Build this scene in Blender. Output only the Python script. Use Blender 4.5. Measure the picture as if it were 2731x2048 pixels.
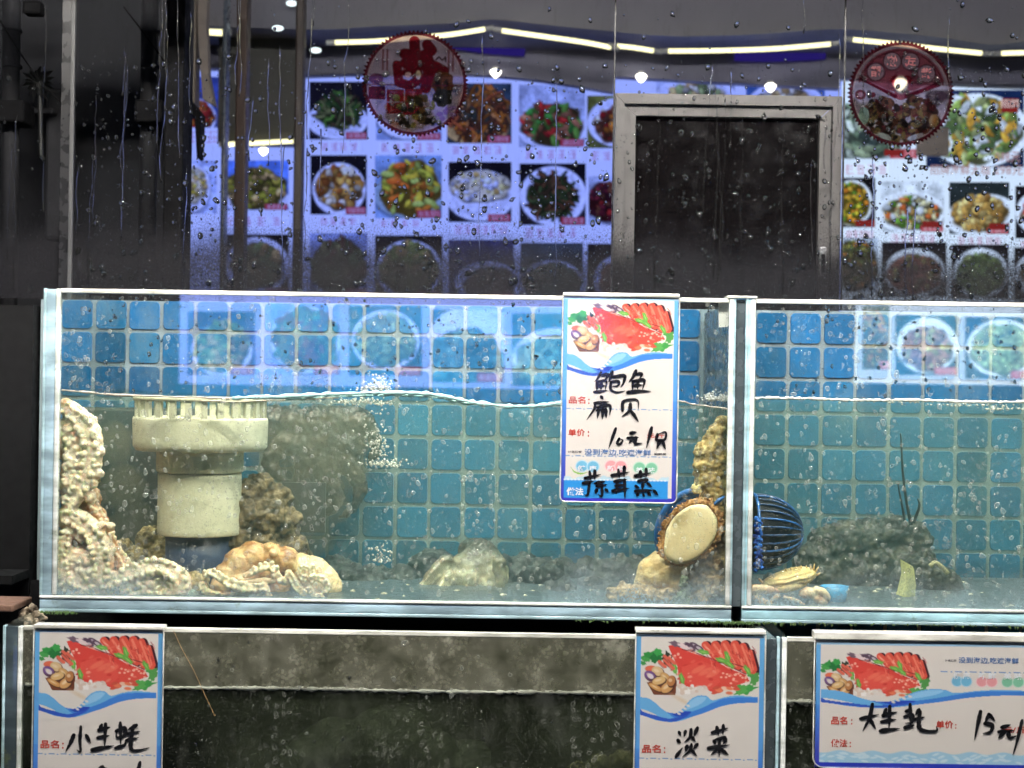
import bpy, bmesh, math, random
import numpy as np
from mathutils import Vector, Matrix, noise as mnoise
from mathutils.kdtree import KDTree

# ------------------------------------------------------------------ camera, sky, sun, exposure
for o in list(bpy.data.objects):
    bpy.data.objects.remove(o, do_unlink=True)
S = bpy.context.scene
COL = S.collection
FPX, ZC, CY, TH = 4230.0, 1.25, -2.0, 0.0152      # focal length in photo pixels, eye height, eye distance, roll
cd = bpy.data.cameras.new('camera'); cam = bpy.data.objects.new('camera', cd); COL.objects.link(cam)
cd.sensor_fit = 'HORIZONTAL'; cd.sensor_width = 36.0; cd.lens = 36.0 * FPX / 2731.0
cd.clip_start = 0.05; cd.clip_end = 500.0
cd.dof.use_dof = True; cd.dof.focus_distance = 2.02; cd.dof.aperture_fstop = 8.0
Rv = Vector((math.cos(TH), 0, math.sin(TH))); Uv = Vector((-math.sin(TH), 0, math.cos(TH)))
M = Matrix.Identity(4)
for i in range(3):
    M[i][0] = Rv[i]; M[i][1] = Uv[i]; M[i][2] = (0, -1, 0)[i]
M[0][3], M[1][3], M[2][3] = 0.0, CY, ZC
cam.matrix_world = M
S.camera = cam
W = bpy.data.worlds.new('World'); S.world = W; W.use_nodes = True
wn = W.node_tree
sky = wn.nodes.new('ShaderNodeTexSky'); sky.sky_type = 'NISHITA'; sky.sun_disc = False
sky.sun_elevation = math.radians(3); sky.sun_rotation = math.radians(200)
wn.links.new(sky.outputs[0], wn.nodes['Background'].inputs[0])
wn.nodes['Background'].inputs[1].default_value = 0.035            # dusk under a canopy
sl = bpy.data.lights.new('sun', 'SUN'); sl.energy = 0.03; sl.angle = math.radians(12); sl.color = (1, .9, .8)
sun = bpy.data.objects.new('sun', sl); COL.objects.link(sun); sun.rotation_euler = (math.radians(87), 0, math.radians(-20))
S.view_settings.view_transform = 'Standard'; S.view_settings.look = 'None'
S.view_settings.exposure = 0.0; S.view_settings.gamma = 1.0
S.cycles.max_bounces = 10; S.cycles.diffuse_bounces = 3; S.cycles.glossy_bounces = 4
S.cycles.transmission_bounces = 6; S.cycles.transparent_max_bounces = 40
S.cycles.caustics_reflective = False; S.cycles.caustics_refractive = False
S.cycles.sample_clamp_indirect = 6.0

def P(px, py, Y=0.0):
    """point of the place seen at photo pixel (px, py), at depth Y behind the upper tanks' front glass"""
    d = Y - CY; dx = (px - 1365.5) / FPX * d; dy = (py - 1024.0) / FPX * d
    v = Rv * dx - Uv * dy
    return Vector((v.x, Y, ZC + v.z))
def px2m(n, Y=0.0): return n / FPX * (Y - CY)

# ------------------------------------------------------------------ tags, meshes
def tag(o, label=None, cat=None, group=None, kind=None):
    if label: o['label'] = label
    if cat: o['category'] = cat
    if group: o['group'] = group
    if kind: o['kind'] = kind
    return o
def thing(name, label, cat, loc=(0, 0, 0), group=None):
    o = bpy.data.objects.new(name, None); COL.objects.link(o); o.location = loc; o.empty_display_size = .02
    return tag(o, label, cat, group)
def link(name, me, m, parent=None, smooth=False):
    o = bpy.data.objects.new(name, me); COL.objects.link(o)
    for x in (m if isinstance(m, (list, tuple)) else [m]): me.materials.append(x)
    if smooth: me.polygons.foreach_set('use_smooth', [True] * len(me.polygons))
    if parent: 
        o.parent = parent
        if parent.type == 'EMPTY' or True:
            o.matrix_parent_inverse = Matrix.Translation(-world_loc(parent))
    return o
def world_loc(o):
    # every mesh is modelled in world coordinates; empties carry a location only
    return o.location.copy() if o.type == 'EMPTY' else Vector((0, 0, 0))
def empty_child(name, parent): 
    o = bpy.data.objects.new(name, None); COL.objects.link(o); o.parent = parent
    return o
class MB:
    def __init__(s): s.v = []; s.f = []; s.mi = []
    def add(s, v, f, mi=0):
        n = len(s.v); s.v += [tuple(x) for x in v]; s.f += [tuple(i + n for i in q) for q in f]; s.mi += [mi] * len(f); return s
    def box(s, a, b, mi=0, top=None):
        x0, y0, z0 = a; x1, y1, z1 = b
        v = [(x0,y0,z0),(x1,y0,z0),(x1,y1,z0),(x0,y1,z0),(x0,y0,z1),(x1,y0,z1),(x1,y1,z1),(x0,y1,z1)]
        f = [(0,3,2,1),(4,5,6,7),(0,1,5,4),(1,2,6,5),(2,3,7,6),(3,0,4,7)]
        s.add(v, f, mi)
        if top is not None: s.mi[-5] = top
        return s
    def bbox(s, a, b, r, mi=0):
        """box with chamfered edges"""
        bm = bmesh.new(); bmesh.ops.create_cube(bm, size=1)
        for v in bm.verts: v.co = Vector([(a[i] + b[i]) / 2 + v.co[i] * (b[i] - a[i]) for i in range(3)])
        bmesh.ops.bevel(bm, geom=list(bm.edges), offset=r, segments=2, affect='EDGES', profile=.5)
        bm.verts.index_update(); s.add([v.co for v in bm.verts], [[v.index for v in f.verts] for f in bm.faces], mi); bm.free(); return s
    def tube(s, pts, r, n=8, mi=0, caps=True):
        pts = [Vector(p) for p in pts]; rs = list(np.interp(np.linspace(0, 1, len(pts)), np.linspace(0, 1, len(r)), r)) if isinstance(r, (list, tuple)) else [r] * len(pts)
        vs = []; fs = []; up = None
        for i, p in enumerate(pts):
            t = (pts[min(i + 1, len(pts) - 1)] - pts[max(i - 1, 0)])
            t = t.normalized() if t.length > 1e-9 else Vector((0, 0, 1))
            if up is None: up = Vector((0, 1, 0)) if abs(t.y) < .9 else Vector((1, 0, 0))
            a = (up - t * up.dot(t)); a = a.normalized() if a.length > 1e-6 else t.orthogonal().normalized()
            b = t.cross(a); up = a
            for k in range(n):
                c = 2 * math.pi * k / n; vs.append(p + (a * math.cos(c) + b * math.sin(c)) * rs[i])
        for i in range(len(pts) - 1):
            for k in range(n):
                k2 = (k + 1) % n; fs.append((i*n+k, i*n+k2, (i+1)*n+k2, (i+1)*n+k))
        if caps: fs.append(tuple(range(n))[::-1]); fs.append(tuple((len(pts)-1)*n + k for k in range(n)))
        return s.add(vs, fs, mi)
    def lathe(s, prof, c, n=48, mi=0):
        """prof = [(r, z)], closed ring ends open; axis z through c"""
        vs = []; fs = []
        for r, z in prof:
            for k in range(n):
                a = 2*math.pi*k/n; vs.append((c[0]+r*math.cos(a), c[1]+r*math.sin(a), c[2]+z))
        for i in range(len(prof)-1):
            for k in range(n):
                k2=(k+1)%n; fs.append((i*n+k, i*n+k2, (i+1)*n+k2, (i+1)*n+k))
        return s.add(vs, fs, mi)
    def prism(s, poly, y0, y1, mi=0):
        """poly = [(x, z)] extruded between depths y0 and y1"""
        n = len(poly); vs = [(x, y0, z) for x, z in poly] + [(x, y1, z) for x, z in poly]
        fs = [tuple(range(n)), tuple(range(2*n-1, n-1, -1))] + [(i, i+n, (i+1) % n + n, (i+1) % n) for i in range(n)]
        return s.add(vs, fs, mi)
    def build(s, name, m, parent=None, smooth=False):
        me = bpy.data.meshes.new(name); me.from_pydata(s.v, [], s.f)
        if any(s.mi): me.polygons.foreach_set('material_index', s.mi)
        me.update(); o = link(name, me, m, parent, smooth)
        return o
def cr(pts, n=8):
    """Catmull-Rom through pts (any dimension)"""
    pts = [np.array(p, float) for p in pts]
    if len(pts) < 3: 
        return [pts[0] + (pts[-1] - pts[0]) * t for t in np.linspace(0, 1, n + 1)]
    q = [2*pts[0]-pts[1]] + pts + [2*pts[-1]-pts[-2]]; out = []
    for i in range(1, len(q) - 2):
        for k in range(n):
            t = k / n; a, b, c, d = q[i-1], q[i], q[i+1], q[i+2]
            out.append(.5*((2*b)+(-a+c)*t+(2*a-5*b+4*c-d)*t*t+(-a+3*b-3*c+d)*t**3))
    out.append(pts[-1]); return out

# ------------------------------------------------------------------ materials
class NT:
    def __init__(s, name):
        s.m = bpy.data.materials.new(name); s.m.use_nodes = True; s.t = s.m.node_tree; s.t.nodes.clear()
        s.out = s.n('ShaderNodeOutputMaterial')
    def n(s, typ, **kw):
        x = s.t.nodes.new(typ)
        for k, v in kw.items():
            if k.startswith('i_'): s.set(x.inputs[k[2:].replace('_', ' ')], v)
            else: setattr(x, k, v)
        return x
    def set(s, inp, v):
        if hasattr(v, 'is_linked') or isinstance(v, bpy.types.NodeSocket): s.t.links.new(v, inp)
        else:
            if inp.type == 'RGBA' and len(v) == 3: v = (*v, 1)
            inp.default_value = v
    def math(s, op, a, b=0.0, clamp=False):
        x = s.n('ShaderNodeMath', operation=op, use_clamp=clamp); s.set(x.inputs[0], a); s.set(x.inputs[1], b); return x.outputs[0]
    def mix(s, f, a, b):
        x = s.n('ShaderNodeMixShader'); s.set(x.inputs[0], f); s.set(x.inputs[1], a); s.set(x.inputs[2], b); return x.outputs[0]
    def addsh(s, a, b):
        x = s.n('ShaderNodeAddShader'); s.set(x.inputs[0], a); s.set(x.inputs[1], b); return x.outputs[0]
    def mixc(s, f, a, b, mode='MIX'):
        x = s.n('ShaderNodeMix', data_type='RGBA', blend_type=mode); s.set(x.inputs[0], f); s.set(x.inputs[6], a); s.set(x.inputs[7], b); return x.outputs[2]
    def coord(s, scale=(1, 1, 1)):
        c = s.n('ShaderNodeTexCoord').outputs['Object']
        if scale == (1, 1, 1): return c
        mp = s.n('ShaderNodeMapping'); s.set(mp.inputs[0], c); mp.inputs['Scale'].default_value = scale; return mp.outputs[0]
    def noise(s, scale, detail=3, vec=None, rough=.5, dist=0.0):
        x = s.n('ShaderNodeTexNoise'); x.inputs['Scale'].default_value = scale; x.inputs['Detail'].default_value = detail
        x.inputs['Roughness'].default_value = rough; x.inputs['Distortion'].default_value = dist
        s.set(x.inputs['Vector'], vec if vec else s.coord()); return x.outputs[0]
    def vor(s, scale, vec=None, feature='F1', rnd=1.0, dim='3D'):
        x = s.n('ShaderNodeTexVoronoi', feature=feature); x.inputs['Scale'].default_value = scale; x.inputs['Randomness'].default_value = rnd; x.voronoi_dimensions = dim
        s.set(x.inputs['Vector'], vec if vec else s.coord()); return x
    def ramp(s, f, *stops):
        x = s.n('ShaderNodeValToRGB'); s.set(x.inputs[0], f); e = x.color_ramp.elements
        while len(e) < len(stops): e.new(.5)
        for el, (p, c) in zip(e, stops):
            el.position = p; el.color = (c, c, c, 1) if isinstance(c, (int, float)) else ((*c, 1) if len(c) == 3 else c)
        return x.outputs[0]
    def step(s, v, a, b): 
        x = s.n('ShaderNodeMapRange', interpolation_type='SMOOTHSTEP'); s.set(x.inputs[0], v)
        x.inputs[1].default_value = a; x.inputs[2].default_value = b; return x.outputs[0]
    def axis(s, k):
        x = s.n('ShaderNodeSeparateXYZ'); s.set(x.inputs[0], s.coord()); return x.outputs[k]
    def bump(s, h, strength=.3, dist=.002):
        x = s.n('ShaderNodeBump'); x.inputs['Strength'].default_value = strength; x.inputs['Distance'].default_value = dist; s.set(x.inputs['Height'], h); return x.outputs[0]
    def bsdf(s, **kw):
        x = s.n('ShaderNodeBsdfPrincipled')
        for k, v in kw.items(): s.set(x.inputs[k.replace('_', ' ')], v)
        return x.outputs[0]
    def done(s, sh): s.t.links.new(sh, s.out.inputs[0]); return s.m
def lin(c):
    c = np.asarray(c, float); return np.where(c <= .04045, c / 12.92, ((c + .055) / 1.055) ** 2.4)
def L(r, g, b): return tuple(float(x) for x in lin(np.array([r, g, b]) / 255))
def plain(name, col, rough=.5, var=.25, sc=30, bump=.0, metal=0.0, spec=.5, trans=0.0):
    t = NT(name); n = t.noise(sc, 5)
    c = t.mixc(n, tuple(x * (1 - var) for x in col), tuple(min(1, x * (1 + var)) for x in col))
    kw = dict(Base_Color=c, Roughness=t.ramp(t.noise(sc * 2.3, 3), (.3, max(.02, rough - .12)), (.7, min(1, rough + .12))), Metallic=metal, Specular_IOR_Level=spec)
    if bump: kw['Normal'] = t.bump(t.noise(sc * 3, 6), bump)
    return t.done(t.bsdf(**kw))
def attr_mat(name, rough=.6, emit=None, spec=.4, bump=0, sss=0.0, tint=(1, 1, 1)):
    t = NT(name); a = t.n('ShaderNodeAttribute', attribute_name='Col').outputs[0]
    if tint != (1, 1, 1): a = t.mixc(1.0, a, tint, 'MULTIPLY')
    if emit:
        e = t.n('ShaderNodeEmission'); t.set(e.inputs[0], a); e.inputs[1].default_value = emit
        return t.done(e.outputs[0])
    kw = dict(Base_Color=a, Roughness=rough, Specular_IOR_Level=spec)
    if bump: kw['Normal'] = t.bump(t.noise(260, 4), bump, .003)
    if sss: kw['Subsurface_Weight'] = sss; kw['Subsurface_Radius'] = (.012, .007, .004)
    return t.done(t.bsdf(**kw))
def emis(name, col, s):
    t = NT(name); e = t.n('ShaderNodeEmission'); t.set(e.inputs[0], col); e.inputs[1].default_value = s; return t.done(e.outputs[0])

# ------------------------------------------------------------------ painter for printed things (one colour per vertex of a fine grid)
class Cv:
    def __init__(s, w, h, col=(1, 1, 1), seed=0):
        s.w, s.h = w, h; s.a = np.zeros((h, w, 4)); s.a[..., :3] = col; s.a[..., 3] = 1
        s.y, s.x = np.mgrid[0:h, 0:w].astype(float); s.r = np.random.default_rng(seed)
    def put(s, m, col, alpha=None):
        m = np.clip(m, 0, 1)[..., None]; s.a[..., :3] = s.a[..., :3] * (1 - m) + np.asarray(col) * m
        if alpha is not None: s.a[..., 3:] = s.a[..., 3:] * (1 - m) + alpha * m
    def ell(s, cx, cy, rx, ry, col, rot=0.0, soft=1.0, op=1.0, alpha=None, wob=0.0):
        c, n = math.cos(rot), math.sin(rot); X = s.x - cx; Y = s.y - cy
        u = (X * c + Y * n) / max(rx, .3); v = (-X * n + Y * c) / max(ry, .3)
        d = np.sqrt(u*u + v*v)
        if wob: d = d * (1 + wob * np.sin(5*np.arctan2(v, u) + cx) + wob * .7 * np.sin(9*np.arctan2(v, u) + cy))
        mr = max(min(rx, ry), .3); s.put(np.clip((1 - d) * mr / min(soft, mr * 2) + .5, 0, 1) * op * min(1, min(rx, ry) / .3), col, alpha)
    def mask_poly(s, pts):
        ins = np.zeros((s.h, s.w), bool); n = len(pts)
        for i in range(n):
            x0, y0 = pts[i]; x1, y1 = pts[(i+1) % n]
            if y0 == y1: continue
            c = ((y0 > s.y) != (y1 > s.y)) & (s.x < (x1 - x0) * (s.y - y0) / (y1 - y0) + x0); ins ^= c
        return ins.astype(float)
    def poly(s, pts, col, op=1.0, alpha=None): s.put(s.mask_poly(pts) * op, col, alpha)
    def rect(s, x0, y0, x1, y1, col, op=1.0, alpha=None):
        s.put(np.clip(s.x - x0 + .5, 0, 1) * np.clip(x1 - s.x + .5, 0, 1) * np.clip(s.y - y0 + .5, 0, 1) * np.clip(y1 - s.y + .5, 0, 1) * op, col, alpha)
    def line(s, pts, wd, col, op=1.0, alpha=None):
        d = np.full((s.h, s.w), 1e9)
        for (x0, y0), (x1, y1) in zip(pts[:-1], pts[1:]):
            L2 = (x1-x0)**2 + (y1-y0)**2 + 1e-9; t = np.clip(((s.x-x0)*(x1-x0)+(s.y-y0)*(y1-y0))/L2, 0, 1)
            d = np.minimum(d, np.hypot(s.x-x0-t*(x1-x0), s.y-y0-t*(y1-y0)))
        s.put(np.clip(wd / 2 - d + .5, 0, 1) * op, col, alpha)
    def noise(s, cell):
        gh, gw = int(s.h / cell) + 3, int(s.w / cell) + 3; g = s.r.random((gh, gw))
        fy, fx = s.y / cell, s.x / cell; iy, ix = fy.astype(int), fx.astype(int); ty, tx = fy - iy, fx - ix
        ty = ty*ty*(3-2*ty); tx = tx*tx*(3-2*tx)
        return (g[iy, ix]*(1-tx)+g[iy, ix+1]*tx)*(1-ty)+(g[iy+1, ix]*(1-tx)+g[iy+1, ix+1]*tx)*ty
    def vary(s, amt, cell, m=None):
        n = (s.noise(cell) * .6 + s.noise(max(1.01, cell / 2.5)) * .4 - .5) * 2 * amt
        if m is not None: n = n * m
        s.a[..., :3] = np.clip(s.a[..., :3] * (1 + n[..., None]), 0, 1)
    def glyph(s, x, y, sz, col, op=.8, wd=None):
        """one blurred unreadable printed character"""
        wd = wd or max(1, sz * .11); r = s.r
        for k in range(3): yy = y + sz * (.12 + .36 * k + r.uniform(-.05, .05)); s.line([(x + sz*r.uniform(0, .2), yy), (x + sz*r.uniform(.75, .95), yy)], wd, col, op)
        for k in range(2): xx = x + sz * r.uniform(.15, .85); s.line([(xx, y + sz*r.uniform(0, .3)), (xx + sz*r.uniform(-.15, .15), y + sz*r.uniform(.7, 1))], wd, col, op)
    def mesh(s, name, corners, m, parent=None, gain=None):
        """corners: top-left, top-right, bottom-left as Vectors (a planar sheet)"""
        a, b, c = [np.array(v) for v in corners]
        u = (s.x / (s.w - 1))[..., None]; v = (s.y / (s.h - 1))[..., None]
        co = a + (b - a) * u + (c - a) * v
        me = bpy.data.meshes.new(name); idx = np.arange(s.h * s.w).reshape(s.h, s.w)
        q = np.stack([idx[:-1, :-1], idx[1:, :-1], idx[1:, 1:], idx[:-1, 1:]], -1).reshape(-1, 4)
        if (s.a[..., 3] < .02).any():
            al = s.a[..., 3].ravel(); q = q[(al[q] > .02).any(1)]
        grid(me, co.reshape(-1, 3), q)
        rgba = s.a.copy(); rgba[..., :3] = lin(np.clip(rgba[..., :3], 0, 1))
        col = me.color_attributes.new('Col', 'FLOAT_COLOR', 'POINT'); col.data.foreach_set('color', rgba.reshape(-1).astype(np.float32))
        return link(name, me, m, parent)
def grid(me, co, q):
    me.vertices.add(len(co)); me.vertices.foreach_set('co', np.asarray(co, np.float32).ravel())
    me.loops.add(q.size); me.loops.foreach_set('vertex_index', q.ravel().astype(np.int32))
    me.polygons.add(len(q)); me.polygons.foreach_set('loop_start', np.arange(0, q.size, q.shape[1], dtype=np.int32))
    me.update(calc_edges=True); me.validate()
def C(*a): return tuple(x / 255 for x in a)

# ------------------------------------------------------------------ lettering
def text_mesh(s, x0, z0, x1, z1, y, off=.012, mirror=False):
    """printed characters filling the box x0..x1, z0..z1 at depth y; returns verts, faces"""
    c = bpy.data.curves.new('t', 'FONT'); c.body = s; c.offset = off; c.resolution_u = 2
    o = bpy.data.objects.new('t', c); COL.objects.link(o)
    me = bpy.data.meshes.new_from_object(o.evaluated_get(bpy.context.evaluated_depsgraph_get()))
    v = np.array([w.co for w in me.vertices]); f = [tuple(p.vertices) for p in me.polygons]
    bpy.data.objects.remove(o); bpy.data.curves.remove(c); bpy.data.meshes.remove(me)
    lo, hi = v.min(0), v.max(0); k = (v - lo) / np.maximum(hi - lo, 1e-6)
    if mirror: k[:, 0] = 1 - k[:, 0]
    return [(x0 + a * (x1 - x0), y, z0 + b * (z1 - z0)) for a, b, _ in k], f
def brush(mb, pts, w, y, seed=0):
    """a brushed pen stroke: a ribbon with a pressed start and a lifted end"""
    r = random.Random(seed * 7 + int(pts[0][0] * 1e4)); p = [np.array(q) for q in cr(pts, 7)]; n = len(p); vs = []; fs = []
    for i, q in enumerate(p):
        t = p[min(i + 1, n - 1)] - p[max(i - 1, 0)]; t = t / (np.hypot(*t) + 1e-9); nn = np.array([-t[1], t[0]]); u = i / (n - 1)
        ww = w * .5 * (.75 + .45 * math.sin(math.pi * min(1, u * 1.25 + .18)) - .55 * max(0, u - .72) / .28) * r.uniform(.86, 1.14)
        vs += [(q[0] + nn[0]*ww, y, q[1] + nn[1]*ww), (q[0] - nn[0]*ww, y, q[1] - nn[1]*ww)]
        if i: fs.append((2*i-2, 2*i-1, 2*i+1, 2*i))
    for e, q, k in ((0, p[0], 0), (n - 1, p[-1], 1)):
        rr = np.hypot(vs[2*e][0] - vs[2*e+1][0], vs[2*e][2] - vs[2*e+1][2]) / 2
        b = len(vs); vs += [(q[0] + rr*math.cos(a), y, q[1] + rr*math.sin(a)) for a in np.linspace(0, 2*math.pi, 9)[:-1]]; fs.append(tuple(range(b, b + 8)))
    mb.add(vs, fs)

# ------------------------------------------------------------------ soft bodies: union of balls grown into one skin
def blob(name, balls, m, voxel=.0015, smooth=6, color=None, parent=None, rough=None):
    """balls = [(x,y,z,r)] -> one continuous remeshed surface with a colour per vertex"""
    t = bmesh.new(); bmesh.ops.create_icosphere(t, subdivisions=2, radius=1); t.verts.index_update()
    tv = np.array([v.co for v in t.verts]); tf = np.array([[v.index for v in f.verts] for f in t.faces]); t.free()
    B = np.array(balls, float); n = len(B)
    co = (tv[None] * B[:, 3, None, None] + B[:, None, :3]).reshape(-1, 3)
    q = (tf[None] + (np.arange(n) * len(tv))[:, None, None]).reshape(-1, 3)
    me = bpy.data.meshes.new(name); grid(me, co, q)
    o = bpy.data.objects.new('tmp', me); COL.objects.link(o)
    r = o.modifiers.new('r', 'REMESH'); r.mode = 'VOXEL'; r.voxel_size = voxel; r.use_smooth_shade = True
    if smooth: 
        sm = o.modifiers.new('s', 'SMOOTH'); sm.iterations = smooth; sm.factor = .5
    res = bpy.data.meshes.new_from_object(o.evaluated_get(bpy.context.evaluated_depsgraph_get()))
    bpy.data.objects.remove(o); bpy.data.meshes.remove(me); res.name = name
    nv = len(res.vertices); co = np.zeros(nv * 3, np.float32); res.vertices.foreach_get('co', co); co = co.reshape(-1, 3)
    if rough:
        no = np.zeros(nv * 3, np.float32); res.vertices.foreach_get('normal', no); no = no.reshape(-1, 3)
        amp, fr = rough; d = np.array([mnoise.fractal(Vector(c) * fr, 1.0, 2.0, 4) for c in co.tolist()])
        co = co + no * (d * amp)[:, None]; res.vertices.foreach_set('co', co.astype(np.float32).ravel()); res.update()
    if color:
        ca = res.color_attributes.new('Col', 'FLOAT_COLOR', 'POINT')
        rgb = np.ones((nv, 4), np.float32); rgb[:, :3] = color(co); ca.data.foreach_set('color', rgb.ravel())
    o = link(name, res, m, parent, True)
    return o
def along(pts, r, step=.35):
    """balls along a smooth path; r = radius or (start, ..., end)"""
    p = np.array(cr(pts, 14)); rs = np.interp(np.linspace(0, 1, len(p)), np.linspace(0, 1, len(r)), r) if isinstance(r, (list, tuple)) else np.full(len(p), r)
    out = []; last = None
    for q, k in zip(p, rs):
        if last is None or np.linalg.norm(q - last) > k * step: out.append((*q, k)); last = q
    return out
def nz(co, fr, oct=4, off=0.0):
    return np.array([mnoise.fractal(Vector(c) * fr + Vector((off, off, off)), 1.0, 2.0, oct) for c in co.tolist()])
def cmix(a, b, t): t = np.clip(t, 0, 1)[:, None]; return np.asarray(a) * (1 - t) + np.asarray(b) * t
def drops(n, place, seed, rmin, rmax, squash=.45, flat=1.0):
    """n beads of water on a vertical sheet; place(rng) -> (x, y, z); one mesh"""
    rg = np.random.default_rng(seed); K = 7; tv = [(0, 0, 1.0)]
    for j in (1, 2):
        e = math.radians(90 - 45 * j); tv += [(math.cos(e)*math.cos(2*math.pi*k/K), math.cos(e)*math.sin(2*math.pi*k/K), math.sin(e)) for k in range(K)]
    tv.append((0, 0, 0)); tv = np.array(tv); tf = []
    for k in range(K):
        k2 = (k+1) % K; tf += [(0, 1+k, 1+k2), (1+k, 1+K+k, 1+K+k2), (1+k, 1+K+k2, 1+k2), (1+K+k, 2*K+1, 1+K+k2)]
    tf = np.array(tf); V = []; F = []
    for i in range(n):
        x, y, z = place(rg); r = rmin * (rmax / rmin) ** (rg.random() ** 2.2); a = rg.uniform(-.5, .5) + (math.pi/2 if rg.random() < .7 else rg.uniform(0, 3)); st = rg.uniform(1, 1.7)
        u = tv[:, 0] * st; v = tv[:, 1]; w = 1 + rg.uniform(-.25, .25) * np.sin(3 * np.arctan2(tv[:, 1], tv[:, 0]) + rg.random() * 6)
        X = (u*math.cos(a) - v*math.sin(a)) * r * w; Z = (u*math.sin(a) + v*math.cos(a)) * r * w
        V.append(np.stack([x + X, y - tv[:, 2] * r * squash * flat, z + Z], 1)); F.append(tf + i * len(tv))
    return np.concatenate(V), np.concatenate(F)
def add_drops(name, n, place, seed, rmin, rmax, m, parent, squash=.45):
    v, f = drops(n, place, seed, rmin, rmax, squash); me = bpy.data.meshes.new(name); grid(me, v, f)
    o = link(name, me, m, parent, True); o['kind'] = 'stuff'; return o

LAMP, LAMP2, REFL, HAZE = 180.0, 220.0, 5.2, .6

# ------------------------------------------------------------------ shared materials
ZT, ZB, ZF = ZC + .112, ZC - .2965, ZC - .277            # upper tanks: rim, underside, floor
YL, ZLT, ZLB = -.10, ZC - .2985, ZC - .76                # lower tanks: front glass, rim, underside
YW, YG, YM = .35, .36, 3.0                               # tiled wall, wet window, menu boards
M_black = plain('black_paint', (.005, .005, .006), .75, .4, spec=.15)
M_dark = plain('dark_cladding', (.026, .027, .031), .8, .25, 12, spec=.12)
M_dark2 = plain('dark_pipe', (.024, .0245, .028), .7, .3, 20, spec=.2)
M_alu = plain('brushed_aluminium', (.125, .119, .118), .42, .12, 60, metal=.2)
M_brown = plain('brown_wood', (.055, .028, .018), .45, .4, 25)
M_beige = plain('beige_trim', (.14, .115, .095), .55, .3, 40)
M_ceil = plain('grey_ceiling', (.23, .225, .28), .6, .08, 6)
M_sof = plain('lilac_soffit', (.24, .24, .34), .5, .1, 6)
M_concrete = plain('wet_concrete', (.06, .06, .06), .5, .4, 20, .3)
def droplet_mat():
    t = NT('water_beads'); g = t.n('ShaderNodeBsdfRefraction'); g.inputs['IOR'].default_value = 1.33; g.inputs['Roughness'].default_value = .02
    g.inputs['Color'].default_value = (.97, .98, 1, 1)
    gl = t.n('ShaderNodeBsdfGlossy'); gl.inputs['Roughness'].default_value = .06
    fr = t.n('ShaderNodeFresnel'); fr.inputs['IOR'].default_value = 1.4
    d = t.n('ShaderNodeBsdfDiffuse'); d.inputs['Color'].default_value = (.25, .25, .25, 1)
    return t.done(t.mix(.03, t.mix(t.math('MULTIPLY', fr.outputs[0], .55), g.outputs[0], gl.outputs[0]), d.outputs[0]))
M_drop = droplet_mat()
def pane_mat():
    """window sheet: clear, a little reflective, with dried smears and a dark dimming of the view painted along its foot"""
    t = NT('wet_window_glass'); tr = t.n('ShaderNodeBsdfTransparent'); tr.inputs[0].default_value = (.95, .95, .96, 1)
    gl = t.n('ShaderNodeBsdfGlossy'); gl.inputs['Roughness'].default_value = .03
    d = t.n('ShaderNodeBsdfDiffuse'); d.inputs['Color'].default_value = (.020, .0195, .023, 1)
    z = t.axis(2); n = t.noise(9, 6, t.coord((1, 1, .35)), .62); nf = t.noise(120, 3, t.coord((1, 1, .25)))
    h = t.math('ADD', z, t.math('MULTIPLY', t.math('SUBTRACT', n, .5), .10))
    foot = t.step(h, ZC + .226, ZC + .165)  # painted fade that dims the lowest row of the boards
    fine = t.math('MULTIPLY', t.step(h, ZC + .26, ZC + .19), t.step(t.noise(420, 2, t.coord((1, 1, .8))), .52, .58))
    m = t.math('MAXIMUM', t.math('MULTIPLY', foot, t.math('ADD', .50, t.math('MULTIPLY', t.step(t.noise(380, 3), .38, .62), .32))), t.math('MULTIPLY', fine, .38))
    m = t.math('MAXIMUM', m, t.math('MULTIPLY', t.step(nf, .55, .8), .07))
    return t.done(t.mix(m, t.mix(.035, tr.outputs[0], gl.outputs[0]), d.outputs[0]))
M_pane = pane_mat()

# ------------------------------------------------------------------ ground, plinth, tiled wall
g = MB(); g.box((-60, -60, -.05), (60, 60, 0)); tag(g.build('ground', M_concrete), kind='structure')
g = MB(); g.box((-.75, -.04, 0), (1.1, .349, ZLB - .002)); tag(g.build('plinth', M_concrete), kind='structure')
def tile_mat():
    t = NT('glazed_blue_tile'); a = t.n('ShaderNodeAttribute', attribute_name='Col').outputs[0]
    n = t.noise(70, 4); c = t.mixc(t.math('MULTIPLY', n, .35), a, (.02, .05, .10)); c = t.mixc(t.math('MULTIPLY', t.step(t.noise(16, 6, t.coord((1, 1, .5)), .7), .48, .75), .38), c, (.20, .27, .28)); c = t.mixc(t.math('MULTIPLY', t.step(t.noise(9, 4, None, .6), .55, .75), .45), c, (.035, .06, .06))
    return t.done(t.bsdf(Base_Color=c, Roughness=.16, Normal=t.bump(t.noise(45, 2), .12, .004)))
M_tile = tile_mat(); M_grout = plain('grey_grout', (.20, .25, .28), .8, .55, 14)
tw = thing('tiled_wall', 'wall of square blue mosaic tiles with pale grout behind the tanks', 'wall', (0.15, YW, 0))
g = MB(); g.box((-.70, YW + .0015, 0), (1.0, YW + .10, ZC + .1150)); g.build('grout', M_grout, tw)
rg = random.Random(4)
TV, TF, TC = [], [], []
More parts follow.
